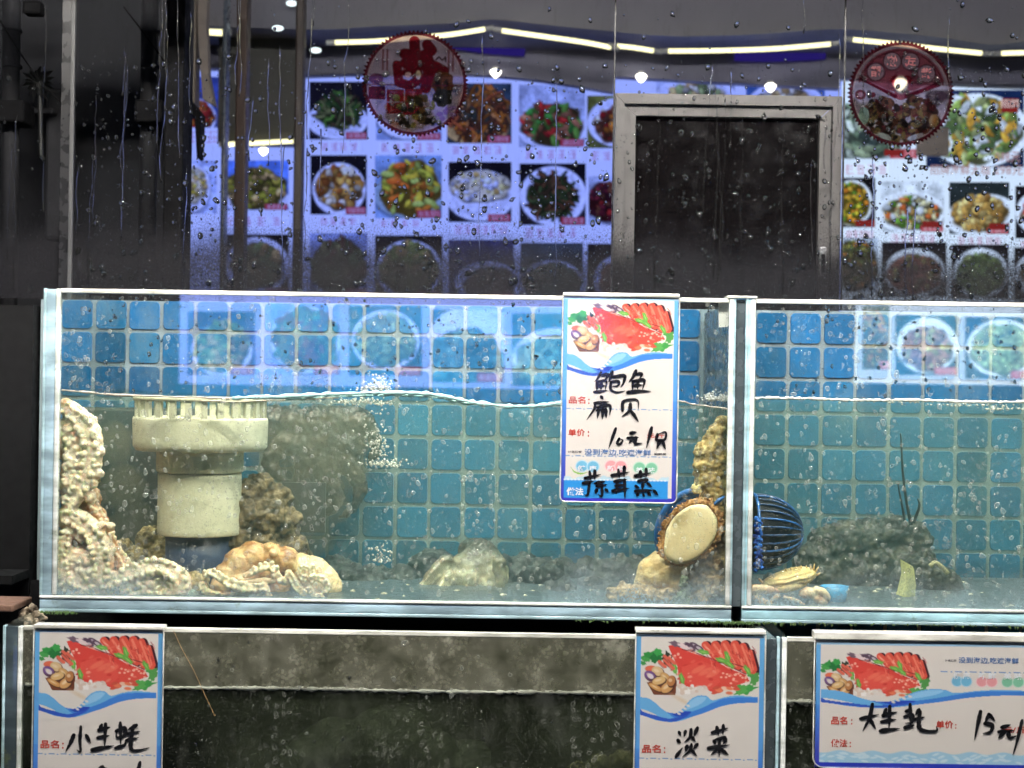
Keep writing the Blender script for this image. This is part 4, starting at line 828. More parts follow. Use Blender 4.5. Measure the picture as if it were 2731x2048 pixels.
def platter(c, f, s):
    """the printed seafood platter: f maps card units to pixels, s = pixels per unit"""
    r = np.random.default_rng(3)
    def po(pts, col): c.poly([f(*p) for p in pts], col)
    for (x, y, w, h, col) in ((95, 195, 42, 26, C(60, 150, 75)), (140, 205, 40, 30, C(45, 120, 65)), (75, 215, 30, 14, C(80, 165, 85)), (740, 290, 32, 45, C(75, 160, 85)), (690, 400, 62, 24, C(70, 160, 80)), (660, 395, 40, 30, C(95, 175, 90)), (210, 210, 30, 40, C(50, 60, 50))): c.ell(*f(x, y), w*s, h*s, col, r.uniform(-.4, .4), 1, wob=.16)
    for (x0, y0, x1, y1, w) in ((440, 120, 520, 210, 46), (500, 118, 580, 230, 50), (560, 115, 640, 250, 52), (620, 115, 690, 270, 52), (670, 125, 735, 280, 44), (715, 160, 745, 270, 30)):
        c.line([f(x0 + 14, y0), f(x1 + 14, y1)], w*s*1.1, C(70, 35, 45)); c.line([f(x0, y0), f(x1, y1)], w*s, C(226, 92, 76)); c.line([f(x0 - 6, y0), f(x1 - 10, y1)], w*s*.3, C(242, 135, 112))
    for (x, y) in ((375, 125), (400, 140), (350, 140)): c.ell(*f(x, y), 34*s, 16*s, C(95, 75, 95), .5, 1); c.ell(*f(x, y), 18*s, 8*s, C(200, 190, 200), .5, 1)
    po([(212, 128), (262, 124), (330, 160), (420, 190), (500, 220), (580, 262), (690, 305), (715, 345), (650, 365), (560, 395), (490, 418), (420, 385), (350, 388), (285, 372), (272, 260), (240, 190)], C(224, 78, 70))
    po([(300, 260), (420, 220), (520, 260), (560, 330), (480, 400), (380, 380), (300, 350)], C(232, 92, 80)); po([(520, 290), (640, 300), (715, 345), (640, 370), (540, 380)], C(226, 86, 74))
    for (x0, y0, x1, y1) in ((430, 190, 690, 300), (300, 150, 440, 195), (520, 225, 700, 262)): c.line([f(x0, y0), f((x0 + x1) / 2, (y0 + y1) / 2 - 8), f(x1, y1)], 7*s, C(120, 40, 45), .8)
    for _ in range(60): x, y = r.uniform(430, 745), r.uniform(118, 275); c.line([f(x, y), f(x + r.uniform(4, 14), y + r.uniform(12, 30))], r.uniform(2, 6)*s, [C(150, 50, 50), C(248, 150, 125), C(205, 70, 60)][r.integers(3)], .7)
    for (x, y, w, h, col) in ((262, 118, 40, 16, C(120, 100, 115)), (310, 128, 40, 16, C(235, 215, 215)), (340, 120, 30, 12, C(95, 75, 95)), (745, 330, 24, 40, C(90, 160, 85)), (150, 170, 26, 22, C(70, 165, 85)), (60, 240, 20, 12, C(70, 150, 80))): c.ell(*f(x, y), w*s, h*s, col, .3, 1, wob=.12)
    for _ in range(42): x, y = r.uniform(225, 700), r.uniform(140, 390); c.ell(*f(x, y), r.uniform(5, 20)*s, r.uniform(3, 9)*s, [C(245, 150, 130), C(205, 55, 55), C(250, 195, 175), C(235, 110, 92)][r.integers(4)], r.uniform(-.6, .6), 1.2, .7)
    for k in range(3): c.ell(*f(400 + 45*k, 275 + 12*k), 48*s, 16*s, C(244, 128, 104), -.5, 2, .7)
    for _ in range(26): x = r.uniform(215, 300) if _ < 8 else r.uniform(540, 720); y = r.uniform(135, 215) if _ < 8 else r.uniform(295, 360); c.ell(*f(x, y), 8*s, 6*s, C(250, 190, 170), 0, 1)
    for (x, y, a) in ((560, 222, .5), (540, 215, .3), (590, 240, .7), (430, 165, .2), (575, 190, 1.2), (300, 335, 1.3), (255, 270, 1.4), (700, 275, 1.0)): c.ell(*f(x, y), 36*s, 14*s, C(110, 180, 80), a, 1.2, wob=.12); c.ell(*f(x, y), 20*s, 4*s, C(165, 215, 120), a, 1.2, .8)
    for (x, y) in ((175, 245), (205, 235), (225, 255), (205, 210), (232, 222)): c.line([f(x - 14, y - 16), f(x + 22, y + 16)], 20*s, C(228, 110, 90)); c.line([f(x - 20, y - 6), f(x + 12, y + 26)], 5*s, C(110, 55, 50), .6)
    po([(85, 360), (270, 345), (262, 440), (130, 440)], C(120, 70, 50)); c.ell(*f(110, 275), 36*s, 20*s, C(228, 115, 85), 0, 1)
    for (x, y, w, h, col, a) in ((150, 290, 40, 32, C(225, 195, 150), .4), (105, 318, 40, 30, C(120, 85, 150), .6), (108, 322, 24, 17, C(225, 215, 225), .6), (200, 330, 44, 26, C(215, 170, 110), .8), (160, 350, 46, 26, C(228, 190, 130), -.3), (140, 392, 52, 18, C(215, 160, 95), .5), (210, 392, 46, 32, C(220, 170, 110), -.7), (235, 350, 26, 38, C(190, 130, 80), .2)):
        c.ell(*f(x + 3, y + 5), w*s, h*s, C(75, 45, 40), a, 1.2); c.ell(*f(x, y), w*s*.93, h*s*.9, col, a, 1.2); c.ell(*f(x - 6, y - 4), w*s*.45, h*s*.3, C(245, 225, 190), a, 1.5, .7)
    for _ in range(26): c.ell(*f(r.uniform(275, 450), r.uniform(378, 425)), r.uniform(10, 26)*s, r.uniform(8, 16)*s, [C(248, 244, 240), C(232, 222, 214), C(225, 205, 190)][r.integers(3)], r.uniform(-.5, .5), 1.2)
    for _ in range(12): c.ell(*f(r.uniform(500, 640), r.uniform(375, 425)), 22*s, 10*s, [C(235, 130, 95), C(240, 200, 175), C(210, 90, 70)][r.integers(3)], r.uniform(-.4, .4), 1.2)
    c.ell(*f(300, 470), 60*s, 10*s, C(225, 200, 165), .5, 6, .7)
def waves(c, f, s, w=1.0):
    def po(pts, col): c.poly([f(x * w if w != 1 else x, y) for x, y in pts], col)
    up = [(45, 455), (95, 462), (140, 490), (185, 530), (250, 560), (310, 520), (350, 470), (400, 440), (455, 442), (490, 468), (560, 448), (640, 436), (765, 444)]
    lo = [(765, 480), (640, 486), (540, 508), (450, 545), (380, 570), (300, 600), (230, 610), (150, 600), (90, 580), (45, 565)]
    po(cr2(up) + cr2(lo), LB); po(cr2([(210, 548), (280, 556), (340, 548), (420, 520), (500, 480), (580, 452), (765, 446)]) + cr2([(765, 478), (640, 486), (540, 508), (450, 545), (380, 570), (300, 590), (250, 580)]), MB_)
    po(cr2([(45, 530), (100, 545), (160, 575), (230, 588), (300, 570), (360, 545), (330, 575), (260, 606), (180, 604), (100, 582), (45, 566)]), DB); po(cr2([(352, 478), (395, 452), (450, 452), (420, 490), (360, 520), (320, 535)]), C(150, 205, 245)); po(cr2([(50, 528), (90, 540), (150, 568), (110, 562), (60, 545)]), CRMW)
    po(cr2([(240, 560), (300, 545), (360, 540), (320, 566), (270, 575)]), C(40, 75, 185))
    for (x, y) in ((300, 540), (320, 522), (340, 505), (285, 556), (480, 455), (470, 445)): c.ell(*f(x * w if w != 1 else x, y), 12*s, 7*s, CRMW, .4, 1.2)
def cr2(p): return [tuple(v) for v in cr(p, 5)]
def vert(c0, c1, y): return tuple(np.array(c0) * (1 - y) + np.array(c1) * y)
def frame(c, wpx, hpx, bw, bh):
    for i in range(hpx):
        v = i / hpx; col = vert(LB, C(95, 165, 235), min(1, v * 2)) if v < .5 else vert(C(80, 150, 230), IND, (v - .5) * 2)
        for sl in (slice(0, bw), slice(wpx - bw, wpx)): c.a[i, sl, :3] = col
    c.a[hpx - bh:, :, :3] = IND; c.a[:max(2, bh // 2), :, :3] = C(165, 205, 238)
def sleeve_and_card(label, tl, wd, ht, cv, y, strokes, k, text, group, tilt=0.0):
    """tl = top-left of the sleeve; strokes and text in units of the card's width"""
    t = thing('price_card', label, 'price card', (tl.x + wd / 2, y, tl.z - ht), group)
    X = lambda u: tl.x + u * wd
    Z = lambda v: tl.z - v * wd
    th = .0035 if True else 0
    e = .022; c0 = Vector((X(.004), y - .0004, Z(e + .012)))
    cv.mesh('printed_card', (c0, c0 + Vector((wd * .992, 0, 0)), c0 - Vector((0, 0, ht - wd * (e + .012)))), M_card, t)
    g = MB(); g.bbox((X(.004), y - .0001, Z(0) - ht + .0005), (X(.996), y + .0012, Z(e + .012)), .0004); g.build('card_back', M_whitep, t)
    # sleeve: front sheet, folded top that hooks over the rim, thin rounded outline
    g = MB(); g.bbox((X(-.006), y - .0030, Z(e)), (X(1.006), y + .016, Z(-.012)), .0014); s = g.build('sleeve_hook', M_sleeve_top, t)
    g = MB(); q = .03; o = []
    for (cx, cz, a0) in ((1.004 - q, -(Z(0) - (tl.z - ht)) / wd, 0),): pass
    zb_ = tl.z - ht; rr = wd * .045; path = [(X(-.004), Z(e)), (X(-.004), zb_ + rr)] + [(X(-.004) + rr - rr * math.cos(a), zb_ + rr - rr * math.sin(a)) for a in np.linspace(.3, math.pi / 2, 5)] + [(X(1.004) - rr + rr * math.sin(a), zb_ + rr - rr * math.cos(a)) for a in np.linspace(0, math.pi / 2, 5)] + [(X(1.004), Z(e))]
    g.tube([(a, y - .0016, b) for a, b in path], .0009, 6); g.build('sleeve_edge', M_sleeve_top, s)
    g = MB(); g.prism([(a, b) for a, b in path], y - .0026, y - .0022); g.build('sleeve_sheet', M_sleeve, s)
    by = {}
    for (s_, u0, v0, u1, v1, m, of) in text: by.setdefault(m.name, (MB(), m))[0].add(*text_mesh(s_, X(u0), Z(v1), X(u1), Z(v0), y - .0008, of))
    for nm, (g, m) in by.items(): g.build('printed_lettering', m, t)
    g = MB()
    for i, p in enumerate(strokes): brush(g, [(X(a), Z(b)) for a, b in p], wd * k * (.82 + .3 * ((i * 37) % 10) / 10), y - .0012 - .00001 * i, i)
    if strokes: g.build('handwriting', M_ink, t)
    return t
def norm(strokes, x0, y0, w): return [[((a - x0) / w, (b - y0) / w) for a, b in s] for s in strokes]
UW = 785.0                                    # card units: 785 across
def vcard_canvas(hu, full=True):
    wpx = 210; s = wpx / UW; hpx = int(hu * s); c = Cv(wpx, hpx, CRMW, 2); f = lambda x, y: ((x - 20) * s, (y - 60) * s - hpx * .0)
    c.vary(.012, 30); frame(c, wpx, hpx, int(32 * s), int(34 * s)); platter(c, f, s); waves(c, f, s)
    # keep side borders over the picture
    d = Cv(wpx, hpx, CRMW); frame(d, wpx, hpx, int(32 * s), int(34 * s)); bw = int(32 * s)
    for sl in (slice(0, bw), slice(wpx - bw, wpx)): c.a[:, sl, :3] = d.a[:, sl, :3]
    def dash(y):
        x = 42
        while x < 745: c.line([f(x, y), f(min(745, x + 32), y)], 5*s, C(75, 135, 205)); c.ell(*f(x + 52, y + 3), 5*s, 3*s, C(75, 135, 205)); x += 74
    dash(840)
    if full:
        dash(1172)
        for (x, y, col) in ((160, 1245, C(120, 190, 225)), (236, 1247, C(120, 190, 225)), (358, 1240, C(240, 165, 170)), (425, 1242, C(240, 165, 170)), (552, 1250, C(135, 205, 170)), (634, 1252, C(135, 205, 170))): c.ell(*f(x, y), 45*s, 43*s, tuple(np.array(col) * .5 + .5), 0, 1); c.ell(*f(x, y), 38*s, 36*s, col, 0, 1)
        c.poly([f(*p) for p in cr2([(75, 1240), (110, 1280), (160, 1292), (205, 1285), (150, 1305), (105, 1290)])], C(140, 195, 90))
        for x in range(40, 750, 8): c.rect(*f(x, 1322 - 10 * math.sin(x * .045) - 5 * math.sin(x * .11)), *f(x + 9, 1350), C(190, 222, 238))
        c.rect(*f(38, 1342), *f(748, 1470), C(52, 150, 226)); c.rect(*f(38, 1470), *f(748, 1500), IND)
        for x in range(40, 750, 5): c.ell(*f(x, 1340), 4*s, 3*s*(1 + math.sin(x)), C(230, 240, 245))
    return c
def T(x0, y0, x1, y1, s, m, of=.02): return (s, (x0 - 20) / UW, (y0 - 60) / UW, (x1 - 20) / UW, (y1 - 60) / UW, m, of)
ST1 = [[(283,590),(262,630),(240,655)],[(290,612),(328,606),(322,628),(300,648)],[(258,655),(256,718)],[(258,655),(318,650),(312,715)],[(262,685),(312,682)],[(285,655),(283,715)],[(238,725),(280,722),(328,712)],[(358,585),(348,625),(335,655)],[(362,622),(440,612),(436,660),(418,690)],[(352,655),(400,650),(398,680),(356,685)],[(352,655),(350,705),(390,725),(445,715)],
 [(520,575),(500,620),(472,655)],[(520,600),(560,598),(545,630)],[(500,650),(498,708)],[(500,650),(575,640),(566,705)],[(505,680),(565,672)],[(535,648),(532,705)],[(465,725),(540,715),(622,715)],
 [(285,755),(300,775)],[(240,800),(340,790)],[(245,800),(240,840),(190,915)],[(262,830),(345,815),(345,880)],[(258,850),(300,845)],[(270,850),(262,905)],[(300,840),(295,910)],[(318,840),(322,900)],[(432,850),(440,785),(530,775),(540,835)],[(485,800),(478,850),(428,890)],[(490,850),(520,890),(542,922)],
 [(388,970),(365,1040),(342,1108)],[(412,1040),(400,1070),(420,1075),(436,1050),(412,1040)],[(490,1000),(530,993)],[(470,1035),(545,1028)],[(505,1035),(478,1072)],[(525,1030),(522,1070),(568,1068)],[(632,960),(615,1030),(598,1100)],[(672,1005),(668,1045),(722,1040),(726,990),(672,1005)],[(690,1045),(668,1105)],[(705,1045),(728,1108)],
 [(185,1310),(290,1285)],[(215,1265),(225,1330)],[(250,1260),(250,1320)],[(170,1345),(245,1330)],[(215,1340),(205,1420),(180,1425)],[(255,1345),(320,1330)],[(265,1365),(335,1352)],[(300,1360),(300,1430),(275,1420)],[(265,1390),(255,1415)],[(325,1385),(345,1405)],
 [(365,1290),(485,1265)],[(410,1250),(418,1310)],[(450,1230),(450,1300)],[(385,1330),(470,1315)],[(390,1360),(465,1350)],[(372,1395),(485,1375)],[(405,1330),(400,1415)],[(452,1315),(458,1450)],
 [(525,1290),(630,1270)],[(560,1260),(565,1310)],[(598,1240),(600,1300)],[(545,1325),(610,1315),(580,1345)],[(578,1345),(575,1385)],[(530,1360),(555,1375)],[(610,1340),(640,1365)],[(525,1395),(650,1385)],[(545,1415),(535,1430)],[(580,1415),(590,1432)],[(615,1405),(635,1425)],[(655,1390),(682,1420)]]
c1 = vcard_canvas(1440); txt = [T(66, 756, 180, 806, '品名', M_redp), T(198, 770, 208, 808, ':', M_redp), T(66, 978, 180, 1028, '单价', M_redp), T(198, 992, 208, 1030, ':', M_redp), T(600, 1000, 720, 1032, '元/斤', M_redp)]
txt_full = txt + [T(178, 1112, 630, 1156, '没到海边,吃遍海鲜', M_bluep, .01), T(66, 1126, 160, 1142, '让您感受', M_greyp, .02), T(652, 1132, 735, 1150, '的鲜美', M_greyp, .02), T(132, 1226, 190, 1266, '健', M_whitep, .02), T(212, 1226, 262, 1266, '康', M_whitep, .02), T(334, 1222, 384, 1260, '新', M_whitep, .02), T(402, 1222, 450, 1260, '鲜', M_whitep, .02), T(528, 1232, 578, 1272, '美', M_whitep, .02), T(612, 1232, 660, 1272, '味', M_whitep, .02), T(60, 1376, 176, 1430, '做法', M_whitep, .03)]
GRP = 'price cards hooked over the tank rims'
sw = px2m(308, -.006); tl = P(1503, 783, -.006); sleeve_and_card('price card for abalone and scallop hooked over the upper tank rim', tl, sw, px2m(554, -.006), c1, -.006, norm(ST1, 20, 60, UW), .026, txt_full, GRP)
ST2 = [[(545,815),(540,900),(545,975),(520,965)],[(500,870),(480,920),(450,975)],[(580,870),(610,920)],[(680,800),(660,850)],[(660,835),(735,815)],[(655,885),(730,870)],[(705,795),(700,950)],[(620,965),(760,935)],[(775,840),(830,820),(825,870),(780,880),(775,840)],[(800,785),(805,930)],[(770,950),(830,930),(835,900)],[(905,800),(850,830)],[(845,860),(930,840)],[(840,900),(920,880)],[(880,830),(870,940),(900,965),(990,945)],[(690,1070),(665,1100),(640,1160)],[(932,1040),(915,1120),(905,1160)],[(690,1085),(740,1100)]]
yc = YL - .006; sw2 = px2m(343.5, yc); tl2 = P(93, 1668, yc)
c2 = vcard_canvas(1440); sleeve_and_card('price card for small oysters on the murky lower tank at bottom left', tl2, sw2, sw2 * 1.80, c2, yc, norm(ST2, 235, 165, 835), .028, txt_full, GRP)
ST3 = [[(340,615),(350,635)],[(335,660),(350,675)],[(325,750),(360,700)],[(375,610),(368,640)],[(440,590),(420,640)],[(405,600),(400,640),(370,670)],[(410,640),(430,665)],[(385,690),(378,720)],[(440,680),(420,705)],[(408,680),(400,715),(360,750)],[(410,712),(440,745)],[(520,615),(605,590)],[(545,585),(555,630)],[(580,575),(578,625)],[(590,640),(530,655)],[(530,660),(540,680)],[(560,650),(565,675)],[(595,650),(582,675)],[(500,700),(615,680)],[(560,670),(560,745)],[(550,705),(515,735)],[(570,705),(610,735)]]
tl3 = P(1697, 1680, yc); c3 = vcard_canvas(1440); sleeve_and_card('price card for mussels hooked beside the lower tank divider', tl3, sw2, sw2 * 1.80, c3, yc, norm(ST3, 100, 65, 700), .026, txt_full, GRP)
ST4 = [[(1330,545),(1430,520)],[(1395,465),(1380,540),(1345,610)],[(1385,550),(1415,600)],[(1470,490),(1450,535)],[(1455,525),(1530,505)],[(1445,560),(1525,545)],[(1490,475),(1488,600)],[(1440,610),(1545,595)],[(1580,500),(1610,490)],[(1600,462),(1605,585)],[(1570,530),(1615,520),(1612,560),(1575,565)],[(1575,590),(1625,575)],[(1650,490),(1630,520)],[(1625,545),(1680,530)],[(1655,500),(1650,580),(1680,605),(1745,605),(1745,580)],[(1985,495),(1970,570),(1955,650)],[(2030,510),(2010,560)],[(2010,560),(2050,570),(2040,605),(2000,615)],[(2030,510),(2065,545)],[(2100,580),(2150,565)],[(2085,605),(2170,595)],[(2115,605),(2085,640)],[(2140,600),(2145,635),(2185,625)],[(2212,540),(2190,640),(2165,730)],[(2260,560),(2255,600),(2300,598),(2302,552),(2260,560)],[(2270,605),(2250,650)],[(2285,605),(2310,650)]]
# the wide card: 1270 x 725 units of the enlarged view
wpx, hpx = 330, 188; s4 = wpx / 1270.0; c4 = Cv(wpx, hpx, CRMW, 2); f4 = lambda x, y: ((x - 1080) * s4, (y - 88) * s4)
frame(c4, wpx, hpx, int(30 * s4), int(34 * s4)); kx = .78; pf = lambda x, y: f4(1110 + (x - 50) * kx * 1.05, 160 + (y - 115) * .74); platter(c4, pf, s4 * .80); wf4 = lambda x, y: f4(1108 + (x - 45) * 1.66, 350 + (y - 440) * .66); waves(c4, wf4, s4)
for x in range(1100, 2330, 8): c4.rect(*f4(x, 716 + 8 * math.sin(x * .035)), *f4(x + 9, 780), C(165, 210, 235))
for _ in range(70): c4.ell(*f4(c4.r.uniform(1110, 2320), c4.r.uniform(725, 775)), 20 * s4, 6 * s4, C(205, 230, 242), c4.r.uniform(-.5, .5), 1)
for (x, col) in ((1855, C(120, 190, 225)), (1905, C(120, 190, 225)), (1990, C(240, 165, 170)), (2045, C(240, 165, 170)), (2130, C(135, 205, 170)), (2190, C(135, 205, 170))): c4.ell(*f4(x, 302), 33*s4, 32*s4, tuple(np.array(col) * .5 + .5), 0, 1); c4.ell(*f4(x, 302), 28*s4, 27*s4, col, 0, 1)
x = 1765
while x < 2300: c4.line([f4(x, 246), f4(x + 34, 247)], 5 * s4, C(75, 135, 205)); c4.ell(*f4(x + 58, 248), 5*s4, 3*s4, C(75, 135, 205)); x += 80
d4 = Cv(wpx, hpx, CRMW); frame(d4, wpx, hpx, int(30 * s4), int(34 * s4)); bw = int(30 * s4); c4.a[:, :bw, :3] = d4.a[:, :bw, :3]; c4.a[:, -bw:, :3] = d4.a[:, -bw:, :3]; c4.a[-int(34 * s4):, :, :3] = C(45, 60, 185)
def T4(x0, y0, x1, y1, s, m, of=.02): return (s, (x0 - 1080) / 1270, (y0 - 88) / 1270, (x1 - 1080) / 1270, (y1 - 88) / 1270, m, of)
w4 = px2m(1270 / 2.046, yc); tl4 = P(2175, 1691, yc)
sleeve_and_card('wide price card for large oysters at the bottom right corner', tl4, w4, px2m(725 / 2.046, yc), c4, yc, [[(a, b) for a, b in p] for p in norm(ST4, 1080, 88, 1270)], .0155, [T4(1172, 534, 1260, 578, '品名', M_redp), T4(1280, 548, 1288, 578, ':', M_redp), T4(1745, 548, 1838, 592, '单价', M_redp), T4(1848, 566, 1856, 592, ':', M_redp), T4(1172, 658, 1262, 702, '做法', M_redp), T4(1274, 672, 1282, 702, ':', M_redp), T4(2100, 575, 2240, 612, '元/斤', M_redp), T4(1862, 200, 2190, 236, '没到海边,吃遍海鲜', M_bluep, .01), T4(1788, 214, 1850, 226, '让您感受', M_greyp, .02), T4(1834, 284, 1876, 320, '健', M_whitep), T4(1886, 284, 1926, 320, '康', M_whitep), T4(1970, 284, 2010, 320, '新', M_whitep), T4(2024, 284, 2066, 320, '鲜', M_whitep), T4(2110, 284, 2150, 320, '美', M_whitep), T4(2168, 284, 2210, 320, '味', M_whitep)], GRP)

# ------------------------------------------------------------------ cream drain pipe standing in the left tank
YP = .115; M_pvc = attr_mat('cream_pvc', .45, None, .35, .15)
def pvc(co):
    t = nz(co, 30, 4) * .5 + .5; n2 = nz(co, 150, 3); base = cmix(L(240, 236, 215), L(214, 212, 186), t)
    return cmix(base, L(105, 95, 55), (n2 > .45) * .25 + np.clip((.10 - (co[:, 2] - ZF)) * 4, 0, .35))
def colour(o, fn):
    me = o.data; nv = len(me.vertices); co = np.zeros(nv * 3, np.float32); me.vertices.foreach_get('co', co); co = co.reshape(-1, 3)
    ca = me.color_attributes.new('Col', 'FLOAT_COLOR', 'POINT'); q = np.ones((nv, 4), np.float32); q[:, :3] = fn(co); ca.data.foreach_set('color', q.ravel()); return o
pc = P(533, 1300, YP); u = px2m(1, YP); Z = lambda py: P(533, py, YP).z
pt = thing('drain_standpipe', 'cream plastic overflow pipe with a wide slotted cap standing in the left tank', 'pipe', (pc.x, YP, ZF))
def ring(prof): 
    out = []
    for (r0, z0), (r1, z1) in zip(prof[:-1], prof[1:]):
        k = max(1, int(abs(z1 - z0) / .006)); out += [(r0 + (r1 - r0) * i / k, z0 + (z1 - z0) * i / k) for i in range(k)]
    return out + [prof[-1]]
c0 = (pc.x, YP, 0)
g = MB(); g.lathe(ring([(0, Z(1424)), (108*u, Z(1424)), (110*u, Z(1420)), (110*u, Z(1262)), (0, Z(1261))]), c0, 64); colour(g.build('pipe_body', M_pvc, pt, True), pvc)
g = MB(); g.lathe(ring([(0, Z(1258)), (112*u, Z(1258)), (115*u, Z(1254)), (115*u, Z(1202)), (0, Z(1201))]), c0, 64); colour(g.build('collar', M_pvc, pt, True), pvc)
g = MB(); g.lathe(ring([(0, Z(1200)), (168*u, Z(1200)), (176*u, Z(1190)), (178*u, Z(1120)), (176*u, Z(1112)), (165*u, Z(1112)), (160*u, Z(1128)), (0, Z(1128))]), c0, 72); cap_o = colour(g.build('cap', M_pvc, pt, True), pvc)
for k in range(26):
    a = 2 * math.pi * (k + .5) / 26; r = 168*u; x, y = pc.x + r*math.cos(a), YP + r*math.sin(a); hw = 8*u; g = MB(); tx, ty = -math.sin(a), math.cos(a); nx_, ny_ = math.cos(a), math.sin(a); vs = []
    for z in (Z(1116), Z(1066)): vs += [(x + tx*i*hw + nx_*j*5*u, y + ty*i*hw + ny_*j*5*u, z) for i, j in ((-1, -1), (1, -1), (1, 1), (-1, 1))]
    g.add(vs, [(0, 3, 2, 1), (4, 5, 6, 7), (0, 1, 5, 4), (1, 2, 6, 5), (2, 3, 7, 6), (3, 0, 4, 7)]); colour(g.build('cap_tooth', M_pvc, cap_o), pvc)
g = MB(); g.lathe(ring([(150*u, Z(1069)), (176*u, Z(1069)), (178*u, Z(1064)), (176*u, Z(1058)), (150*u, Z(1058)), (150*u, Z(1069))]), c0, 72); colour(g.build('cap_ring', M_pvc, cap_o, True), pvc)
g = MB(); g.lathe([(0, Z(1424.5)), (88*u, Z(1424.5)), (88*u, ZF), (0, ZF)], c0, 40); g.build('blue_base', plain('blue_pipe', (.03, .055, .13), .4, .3), pt, True)

# ------------------------------------------------------------------ octopuses
M_oct = attr_mat('octopus_skin', .26, None, .55, .3, .4)
SR = random.Random(77)
def sucker_rows(path, r, side, rs, gap=1.75, rows=2):
    """little balls in two rows along an arm; side = unit direction they face"""
    p = np.array(cr(path, 16)); out = []; last = None; k = 0; side = np.array(side, float); n = len(p)
    for i, q in enumerate(p):
        if last is not None and np.linalg.norm(q - last) < rs * gap * SR.uniform(.75, 1.25): continue
        t = p[min(i + 1, n - 1)] - p[max(i - 1, 0)]; t = t / (np.linalg.norm(t) + 1e-9); b = np.cross(t, side); b /= np.linalg.norm(b) + 1e-9; rr = r if np.isscalar(r) else np.interp(i / n, np.linspace(0, 1, len(r)), r); sr = rs * (1 if np.isscalar(r) else rr / max(r))
        for s in ((1, -1) if rows == 2 else (1,)):
            c = q + side * rr * .95 + (b * rr * .55 * s if rows == 2 else 0); c = c + np.array([SR.uniform(-1, 1) for _ in range(3)]) * rs * .4; out.append((*c, sr * SR.uniform(.6, 1.25)))
        last = q; k += 1
    return out
def octopus(name, label, arms, bulk, col, group=None, voxel=.0013, rough=(.0012, 160), smooth=3, m=None):
    balls = list(bulk); suck = []
    for path, r, side, rs in arms:
        balls += along(path, r); 
        if rs: suck += sucker_rows(path, r, side, rs)
    kd = KDTree(max(1, len(suck)))
    for i, s in enumerate(suck): kd.insert(s[:3], i)
    kd.balance()
    def fn(co):
        base = col(co)
        if suck:
            d = np.array([kd.find(c)[2] for c in co.tolist()]); rr = np.array([suck[kd.find(c)[1]][3] for c in co.tolist()]); base = cmix(base, L(255, 240, 212), np.clip((1.35 - d / rr) * 2.2, 0, 1) * .85)
        return base
    o = blob(name, balls + suck, m or M_oct, voxel, smooth, fn, None, rough); return tag(o, label, 'octopus', group)
def Q(px, py, y): v = P(px, py, y); return (v.x, v.y, v.z)
def pth(y, *pts): return [Q(x, yy, y if len(p) == 0 else p[0]) for x, yy, *p in pts]
U = px2m(1, .03)
def skin_a(co): 
    a = nz(co, 45, 4) + np.clip((co[:, 1] - .030) / .016, -.3, .7); b = nz(co, 130, 4, 3.0); return cmix(cmix(L(255, 236, 218), L(204, 152, 112), a * 1.2 + .15), L(250, 224, 200), np.clip(b * 1.4 + .1, 0, .7))
def skin_b(co):
    a = nz(co, 60, 5); b = nz(co, 220, 4, 5.0); return cmix(cmix(cmix(L(216, 178, 130), L(158, 114, 76), a * 1.4 + .40), L(244, 220, 180), np.clip((co[:, 0] - P(770, 1500, .05).x) / .03 + b * .8, 0, .85)), L(250, 228, 192), np.clip((.050 - co[:, 1]) / .012, 0, .8))
FR = (0, -1, 0)
spiral = lambda cx, cy, r0, r1, turns, y, a0=0.0, n=26: [Q(cx + (r0 + (r1 - r0) * k / n) * math.cos(a0 + turns * 6.283 * k / n), cy + (r0 + (r1 - r0) * k / n) * math.sin(a0 + turns * 6.283 * k / n), y) for k in range(n + 1)]
r_ = random.Random(8)
knob = lambda pts, y, r: [(*Q(x + r_.uniform(-3, 3), yy + r_.uniform(-3, 3), y), r * r_.uniform(.7, 1.2) * U) for x, yy in pts]
